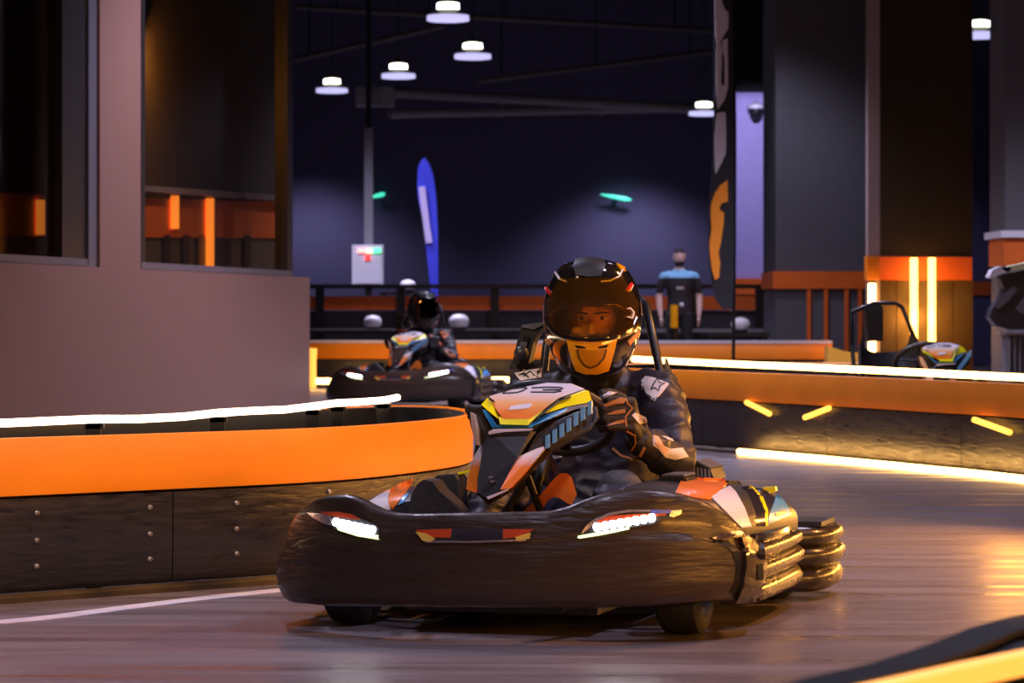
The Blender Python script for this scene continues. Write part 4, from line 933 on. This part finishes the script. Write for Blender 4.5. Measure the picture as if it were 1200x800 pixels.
for poly in ([(706, 474), (713, 471), (727, 466), (734, 467), (731, 472), (720, 473), (710, 477)], [(710, 486), (720, 481), (732, 479), (733, 483), (722, 485)], [(711, 499), (722, 493), (732, 491), (732, 495), (722, 497)]):
    decal('finger_stripe', poly, GB, M_GTAN, gR, .0025, 5)
stroke('glove_piping', [(733, 467), (736, 473), (741, 478), (733, 488), (734, 505), (744, 510), (745, 520), (740, 528)], 1.8, GB, M_GTAN, gR, .003)
decal('glove_logo', [(706, 463), (713, 458.5), (723, 460), (716, 463), (708, 467)], GB, M_SUITW, gR, .003, 5)
decal('glove_logo', [(740, 486), (744, 483), (756, 489), (758, 495), (749, 497)], GB, M_SUITW, gR, .003, 5)
cuff = [Vector(p) for p in (kp(716, 527, .52), kp(726, 535, .50), kp(739, 538, .49), kp(751, 534, .50), kp(756, 524, .53))]
decal_c = stroke('cuff_piping', [(718, 525), (728, 534), (740, 537.5), (750, 534), (755, 524)], 3, bvh_of(gR, body), M_GTAN, gR, .004)

# --- head with face, helmet
YAW = math.atan2(HEAD.x*math.cos(TH), 1)*0+math.radians(-16.5+2)     # the helmet looks at the camera
hel = empty('helmet'); hel.parent = drv; hel.location = HEAD; hel.rotation_euler = (0, 0, math.radians(14.5))
HMi = (Matrix.Translation(HEAD) @ Matrix.Rotation(math.radians(14.5), 4, 'Z')).inverted()
sc = 9.85/F                                               # metres per pixel at the helmet
def zrow(py): return (372-py)*sc
rows = [(303.5, 10, 40, 50), (305, 18, 62, 76), (309, 32, 78, 92), (316, 41, 88, 104), (326, 48, 94, 112), (338, 53, 98, 116), (350, 56.5, 101, 118), (362, 58, 103, 118), (374, 58, 105, 115), (386, 57, 108, 110), (396, 54.5, 110, 104), (406, 51, 110, 98), (416, 46.5, 107, 92), (426, 41, 102, 88), (434, 35, 94, 84), (439, 27, 84, 74), (441, 18, 60, 60)]
NS = 96
def hring(py, hw, fr_, bk, grow=0.0):
    out = []; z = zrow(py)
    for k in range(NS):
        q = 2*math.pi*k/NS; c, s_ = math.cos(q), math.sin(q)       # s_<0 is forward (-y)
        e = .88
        x = (hw*sc+grow)*math.copysign(abs(c)**e, c); y = ((fr_ if s_ < 0 else bk)*.62*sc+grow)*math.copysign(abs(s_)**e, s_)
        out.append(Vector((x, y, z)))
    return out
def dense(rows, n):
    out = []
    for i in range(len(rows)-1):
        for k in range(n):
            t = k/n; p0, p1, p2, p3 = rows[max(i-1, 0)], rows[i], rows[i+1], rows[min(i+2, len(rows)-1)]
            out.append(tuple(.5*((2*b_)+(c_-a_)*t+(2*a_-5*b_+4*c_-d_)*t*t+(3*b_-a_-3*c_+d_)*t**3) for a_, b_, c_, d_ in zip(p0, p1, p2, p3)))
    out.append(rows[-1]); return out
DR = dense(rows, 4)
def in_port(p):                                            # eye port, in helmet space
    if p.y > -.02: return False
    px_, py_ = p.x/sc, 372-p.z/sc
    return (abs(px_)/50)**2.4+(abs(py_-376)/18)**2.4 < 1
rings = [hring(*r) for r in DR]; vs = [v for r in rings for v in r]; fs = []
for i in range(len(rings)-1):
    for j in range(NS):
        a, c = i*NS+j, i*NS+(j+1) % NS; f = (a, c, c+NS, a+NS)
        if not in_port(sum((vs[k] for k in f), Vector())/4): fs.append(f)
fs.append(tuple(range(NS))); 
shell_o = MB().add(vs, fs).build('helmet_shell', M_HELM, hel, angle=70)
sm = shell_o.modifiers.new('thick', 'SOLIDIFY'); sm.thickness = .018; sm.offset = -1
# visor: big shield over the port, a few millimetres proud
vr = [hring(*r, grow=.007) for r in dense([r for r in rows if 316 <= r[0] <= 406], 4)]
vr = [r for r in vr if 325 <= 372-r[0].z/sc <= 399]
vv, vf, keep = [v for r in vr for v in r], [], None
for i in range(len(vr)-1):
    for j in range(NS):
        a, c = i*NS+j, i*NS+(j+1) % NS; ctr = (vv[a]+vv[c+NS])/2
        w_ = abs(ctr.x/sc); py_ = 372-ctr.z/sc
        lim = 54 if py_ > 352 else 36+(py_-325)*.62
        low = 398-(w_/54)**2*16
        if ctr.y < -.01 and w_ < lim and py_ < low: vf.append((a, c, c+NS, a+NS))
vis = MB().add(vv, vf).build('visor', M_VISOR, hel, angle=70)
bm = bmesh.new(); bm.from_mesh(vis.data); bmesh.ops.delete(bm, geom=[v for v in bm.verts if not v.link_faces], context='VERTS'); bm.to_mesh(vis.data); bm.free()
# decals on the helmet are laid on the shell in kart space, then moved to helmet space
full = MB().add(vs, [(i*NS+j, i*NS+(j+1) % NS, (i+1)*NS+(j+1) % NS, (i+1)*NS+j) for i in range(len(rings)-1) for j in range(NS)])
HMf = HMi.inverted(); HB = BVHTree.FromPolygons([HMf @ v for v in vs], full.f)
def hdecal(name, poly, m, t=.003, res=5, st=None):
    o = decal(name, poly, HB, m, hel, t, res) if st is None else stroke(name, poly, st, HB, m, hel, t)
    if o: o.data.transform(HMi)
    return o
hdecal('chin_panel', [(664, 396), (678, 399), (694, 400), (710, 399), (723, 396), (720, 410), (716, 424), (713, 434), (700, 438), (686, 438), (675, 434), (671, 424), (667, 410)], M_HORANGE)
hdecal('chin_mouth', [(678, 409), (693, 410), (709, 409), (706, 419), (700, 426), (692, 429), (685, 426), (680, 418)], mat('helmet_amber_deep', (.62, .24, .005), .3, coat=.6), .005)  # darker amber puts the shading of the chin recess into the colour
hdecal('mouth_line', [(677, 409), (679, 419), (685, 427), (692, 430), (700, 427), (707, 419), (710, 409)], mat('chin_groove', (.16, .06, .006), .4), .006, st=2.2)
hdecal('vent_slot', [(674, 404), (686, 406), (686, 408), (677, 407.5)], M_HOLE, .006)
hdecal('vent_slot', [(713, 403.5), (701, 406), (701, 408), (710, 407)], M_HOLE, .006)
hdecal('top_vent', [(675, 306), (691, 304), (706, 306), (709, 312), (704, 324), (690, 325), (676, 323), (673, 313)], M_HELMD, .010)
hdecal('crown_line', [(651, 319), (656, 327), (664, 330)], M_KWHITE, .005, st=1.8)
hdecal('crown_line', [(729, 316), (725, 324), (715, 329), (704, 330)], M_KWHITE, .005, st=1.8)
hdecal('red_flash', [(639, 337), (642, 336), (647, 343), (645, 346), (641, 342)], M_HRED, .004)
hdecal('red_flash', [(734, 337), (739, 331), (741, 333), (738, 339), (733, 341)], M_HRED, .004)
hdecal('white_flash', [(739, 331), (742, 334), (739, 341), (735, 342)], M_KWHITE, .003)
hdecal('side_logo', [(733, 362), (736, 361), (740, 366), (738, 373), (733, 371)], M_KWHITE, .012, st=1.4)
hdecal('visor_rim', [(642, 371), (648, 384), (660, 393), (676, 397.5), (694, 399), (712, 397.5), (728, 393), (740, 384), (746, 371)], M_HELM, .011, st=3.4)
hdecal('cheek_line', [(641, 382), (650, 392), (663, 397.5)], M_GREYL, .004, st=1.2)
hdecal('cheek_line', [(724, 397), (738, 391), (747, 382)], M_GREYL, .004, st=1.2)
hdecal('cheek_scroll', [(639, 397), (644, 396), (648, 401), (645, 404), (641, 402)], M_GTAN, .004)
hdecal('cheek_scroll', [(735, 400), (742, 393), (748, 387), (747, 394), (741, 400), (737, 405)], M_GTAN, .004)
hdecal('gold_flash', [(722, 309), (731, 313), (733, 318), (727, 316)], M_HORANGE, .004)
# head inside the helmet
hr = MB()
hr.loft([ering((0, 0, -.17), .055, .06), ering((0, -.01, -.13), .062, .075), ering((0, -.015, -.08), .074, .09), ering((0, -.01, -.02), .082, .098), ering((0, 0, .05), .082, .10), ering((0, .005, .10), .06, .08), ering((0, .005, .125), .02, .03)])
hr.tube([(0, -.095, .0), (0, -.112, -.03), (0, -.118, -.05), (0, -.10, -.065)], [.010, .013, .017, .012], 10)
for sx in (-1, 1): hr.tube([(sx*.055, -.082, .018), (sx*.03, -.102, .022), (sx*.012, -.10, .016)], [.006, .009, .006], 8); hr.ell((sx*.045, -.07, -.045), (.025, .03, .022), 10, 8)
head = remesh('head', hr, .006, [M_SKIN, M_HAIR], hel, 3, .5, assign=lambda c: 1 if (c.z > .06) else 0)
for sx in (-1, 1):
    MB().ell((sx*.033, -.089, -.002), (.017, .012, .0075), 12, 8).build('eye', M_EYEW, head)
    MB().ell((sx*.033, -.0975, -.002), (.0075, .005, .0075), 10, 6).build('pupil', M_EYE, head)
    MB().tube([(sx*.056, -.088, .016), (sx*.036, -.106, .018), (sx*.013, -.109, .012)], [.002, .004, .003], 6).build('eyebrow', mat('brown_hair', (.04, .02, .015), .7), head)
tag(drv, 'driver in dark race suit and amber-chinned black helmet gripping the wheel', 'person', 'kart drivers')

# ================================================================== the other karts and drivers
k2 = copy_tree(kart); k2.location = ((470-600)*28.6/F+.02, 28.6, 0); k2.rotation_euler = (0, 0, -math.radians(11))
k2['label'] = 'go-kart with lit headlights coming up behind beside the taupe wall'
sw2 = {'navy_race_suit': mat('black_suit', (.014, .013, .018), .6), 'helmet_amber': M_HELMD, 'helmet_amber_deep': M_HELMD, 'suit_white': mat('suit_orange', (.70, .22, .10), .6), 'amber_visor': M_VISORD, 'kart_white': M_HELMD, 'glove_tan_trim': M_HELMD}
d2 = copy_tree(drv, None, sw2); d2.location = k2.location; d2.rotation_euler = k2.rotation_euler
d2['label'] = 'driver in all-black helmet riding the second kart further back'
k3 = copy_tree(kart, None, None, ('belt_guide',)); k3.location = ((1104-600)*19.6/F, 19.6, 0); k3.rotation_euler = (0, 0, math.radians(10)); k3['label'] = 'parked empty go-kart beyond the right light strip'

# ================================================================== marshal by the fence, bollard, pedestal piece
def standing(px, Y, label):
    r = empty('person', W(px, 361, Y)); r.location.z = 0; r.rotation_euler = (0, 0, .05); m = MB()
    m.loft([ering((0, 0, .86), .15, .10), ering((0, 0, .95), .165, .11), ering((0, 0, 1.10), .155, .105), ering((0, 0, 1.28), .19, .115), ering((0, 0, 1.38), .195, .11), ering((0, .01, 1.44), .13, .085), ering((0, .01, 1.48), .065, .06), ering((0, 0, 1.54), .052, .055)])
    m.loft([ering((0, 0, 1.50), .045, .05), ering((0, -.012, 1.545), .058, .075), ering((0, -.008, 1.60), .072, .09), ering((0, 0, 1.66), .077, .096), ering((0, .005, 1.715), .07, .088), ering((0, .008, 1.745), .04, .05)])
    m.tube([(0, -.092, 1.65), (0, -.108, 1.615), (0, -.09, 1.605)], [.009, .015, .01], 8)
    for sx in (-1, 1):
        m.ell((sx*.078, .0, 1.64), (.012, .02, .032), 8, 6)
        m.tube([(sx*.12, 0, 1.40), (sx*.20, 0, 1.385), (sx*.245, .0, 1.27), (sx*.265, .01, 1.12), (sx*.262, -.03, .98), (sx*.25, -.07, .86)], [.06, .065, .056, .045, .04, .030], 12)
        hx = Vector((sx*.248, -.08, .83)); m.ell(hx+Vector((0, 0, -.02)), (.022, .04, .05), 10, 8)
        for k in range(4): m.tube([hx+Vector((0, -.03+.02*k, -.05)), hx+Vector((-sx*.004, -.034+.02*k, -.09)), hx+Vector((-sx*.016, -.034+.02*k, -.115-.006*(k in (1, 2)))) ], [.011, .010, .008], 7)
        m.tube([hx+Vector((-sx*.01, -.035, 0)), hx+Vector((-sx*.02, -.06, -.04)), hx+Vector((-sx*.026, -.065, -.065))], [.012, .011, .009], 7)
        m.tube([(sx*.085, 0, .90), (sx*.095, 0, .70), (sx*.10, -.005, .50), (sx*.10, .01, .30), (sx*.10, .01, .10)], [.095, .085, .065, .058, .045], 12)
        m.tube([(sx*.10, .04, .045), (sx*.105, -.05, .045), (sx*.11, -.15, .04)], [.045, .048, .035], 10)
    def who(c):
        if c.z > 1.475:
            if c.z > 1.69 or (c.z > 1.60 and c.y > .03): return 3
            if c.z < 1.575 and c.y < -.02 and c.z > 1.50: return 3
            return 0
        if abs(c.x) > .205 and c.z < 1.16: return 0
        if c.z > 1.365: return 2
        if c.z > .88: return 1
        return 4 if c.z > .09 else 5
    bd = remesh('body', m, .012, [M_SKIN2, mat('black_polo', (.020, .016, .020), .7), mat('blue_yoke', (.22, .52, .80), .7), M_HAIR, mat('dark_trousers', (.015, .015, .02), .8), M_BLACK], r, 3, .5, assign=who)
    for sx in (-1, 1): MB().ell((sx*.028, -.088, 1.655), (.010, .008, .006), 8, 6).build('eye', M_EYE, bd)
    MB().box((0, -.108, 1.23), (.10, .012, .035)).build('shirt_print', mat('print_grey', (.45, .38, .38), .6), bd, smooth=False)
    MB().ell((.02, -.10, 1.01), (.03, .02, .03), 10, 8).build('belt_clip', M_WHITE, bd)
    return tag(r, label, 'person')
standing(796, 39.2, 'standing person in black polo with blue shoulders by the fence')
bo = empty('bollard', W(790, 361, 38.2)); bo.location.z = 0
zt_, zm_ = W(0, 357, 38.2).z, W(0, 384, 38.2).z
MB().tube([(0, 0, zm_), (0, 0, (zm_+zt_)/2), (0, 0, zt_)], .05, 12).build('sleeve', mat('bollard_yellow', (.92, .42, .0), .5), bo)
MB().tube([(0, 0, .03), (0, 0, zm_)], .045, 12).build('post', M_BLACKM, bo)
MB().lathe([(0, .16), (.03, .15), (.05, .05)], (0, 0, 0), 'Z', 16).build('base', M_BLACK, bo)
tag(bo, 'slim bollard with bright yellow sleeve in front of the standing person', 'bollard')
# spare fairing displayed on a fluted pedestal, cut by the right edge
PY = 23.0
pd = empty('pedestal', W(1192, 361, PY)); pd.location.z = 0; ph = W(0, 392, PY).z
MB().box((.06, .15, ph/2), (.26, .3, ph)).build('core', M_GREY, pd, smooth=False)
for k in range(7): MB().tube([(-.055+k*.04, 0, .02), (-.055+k*.04, 0, ph-.02)], .016, 8).build('flute', mat('flute_grey', (.16, .15, .16), .5), pd)
MB().box((.06, .14, .01), (.34, .36, .02)).build('plinth', M_GREYL, pd, smooth=False)
MB().box((.06, .14, ph+.01), (.32, .36, .02)).build('cap', M_GREYL, pd, smooth=False)
tag(pd, 'grey fluted pedestal at the right edge', 'pedestal')
sf = empty('kart_fairing', (pd.location.x, pd.location.y, ph+.02)); o0 = Vector(sf.location)
def sfp(name, poly, dy, th_, m): return MB().prism([W(x, y, PY)-o0+Vector((0, dy, 0)) for x, y in poly], (0, th_, 0)).build(name, m, sf, smooth=False)
sfp('black_shell', [(1160, 372), (1163, 362), (1172, 350), (1177, 338), (1172, 326), (1176, 321), (1195, 318), (1235, 308), (1240, 385), (1185, 386), (1168, 382)], 0, .22, M_KDARK)
sfp('white_nose', [(1159, 324), (1163, 316), (1172, 312), (1185, 313), (1183, 318), (1170, 322), (1161, 326)], -.02, .2, M_KWHITE)
sfp('lime_edge', [(1172, 314), (1200, 308), (1235, 300), (1235, 306), (1200, 315), (1180, 319)], -.02, .2, mat('lime_white', (.70, .75, .45), .4))
sfp('grey_flank', [(1164, 357), (1172, 346), (1188, 336), (1192, 340), (1182, 352), (1170, 362)], -.012, .02, mat('flank_grey', (.16, .15, .19), .4))
sfp('grey_flank', [(1190, 362), (1200, 348), (1215, 345), (1210, 360), (1198, 368)], -.012, .02, mat('flank_grey', (.16, .15, .19), .4))
tag(sf, 'spare black kart fairing with white and lime edge on the pedestal', 'fairing')
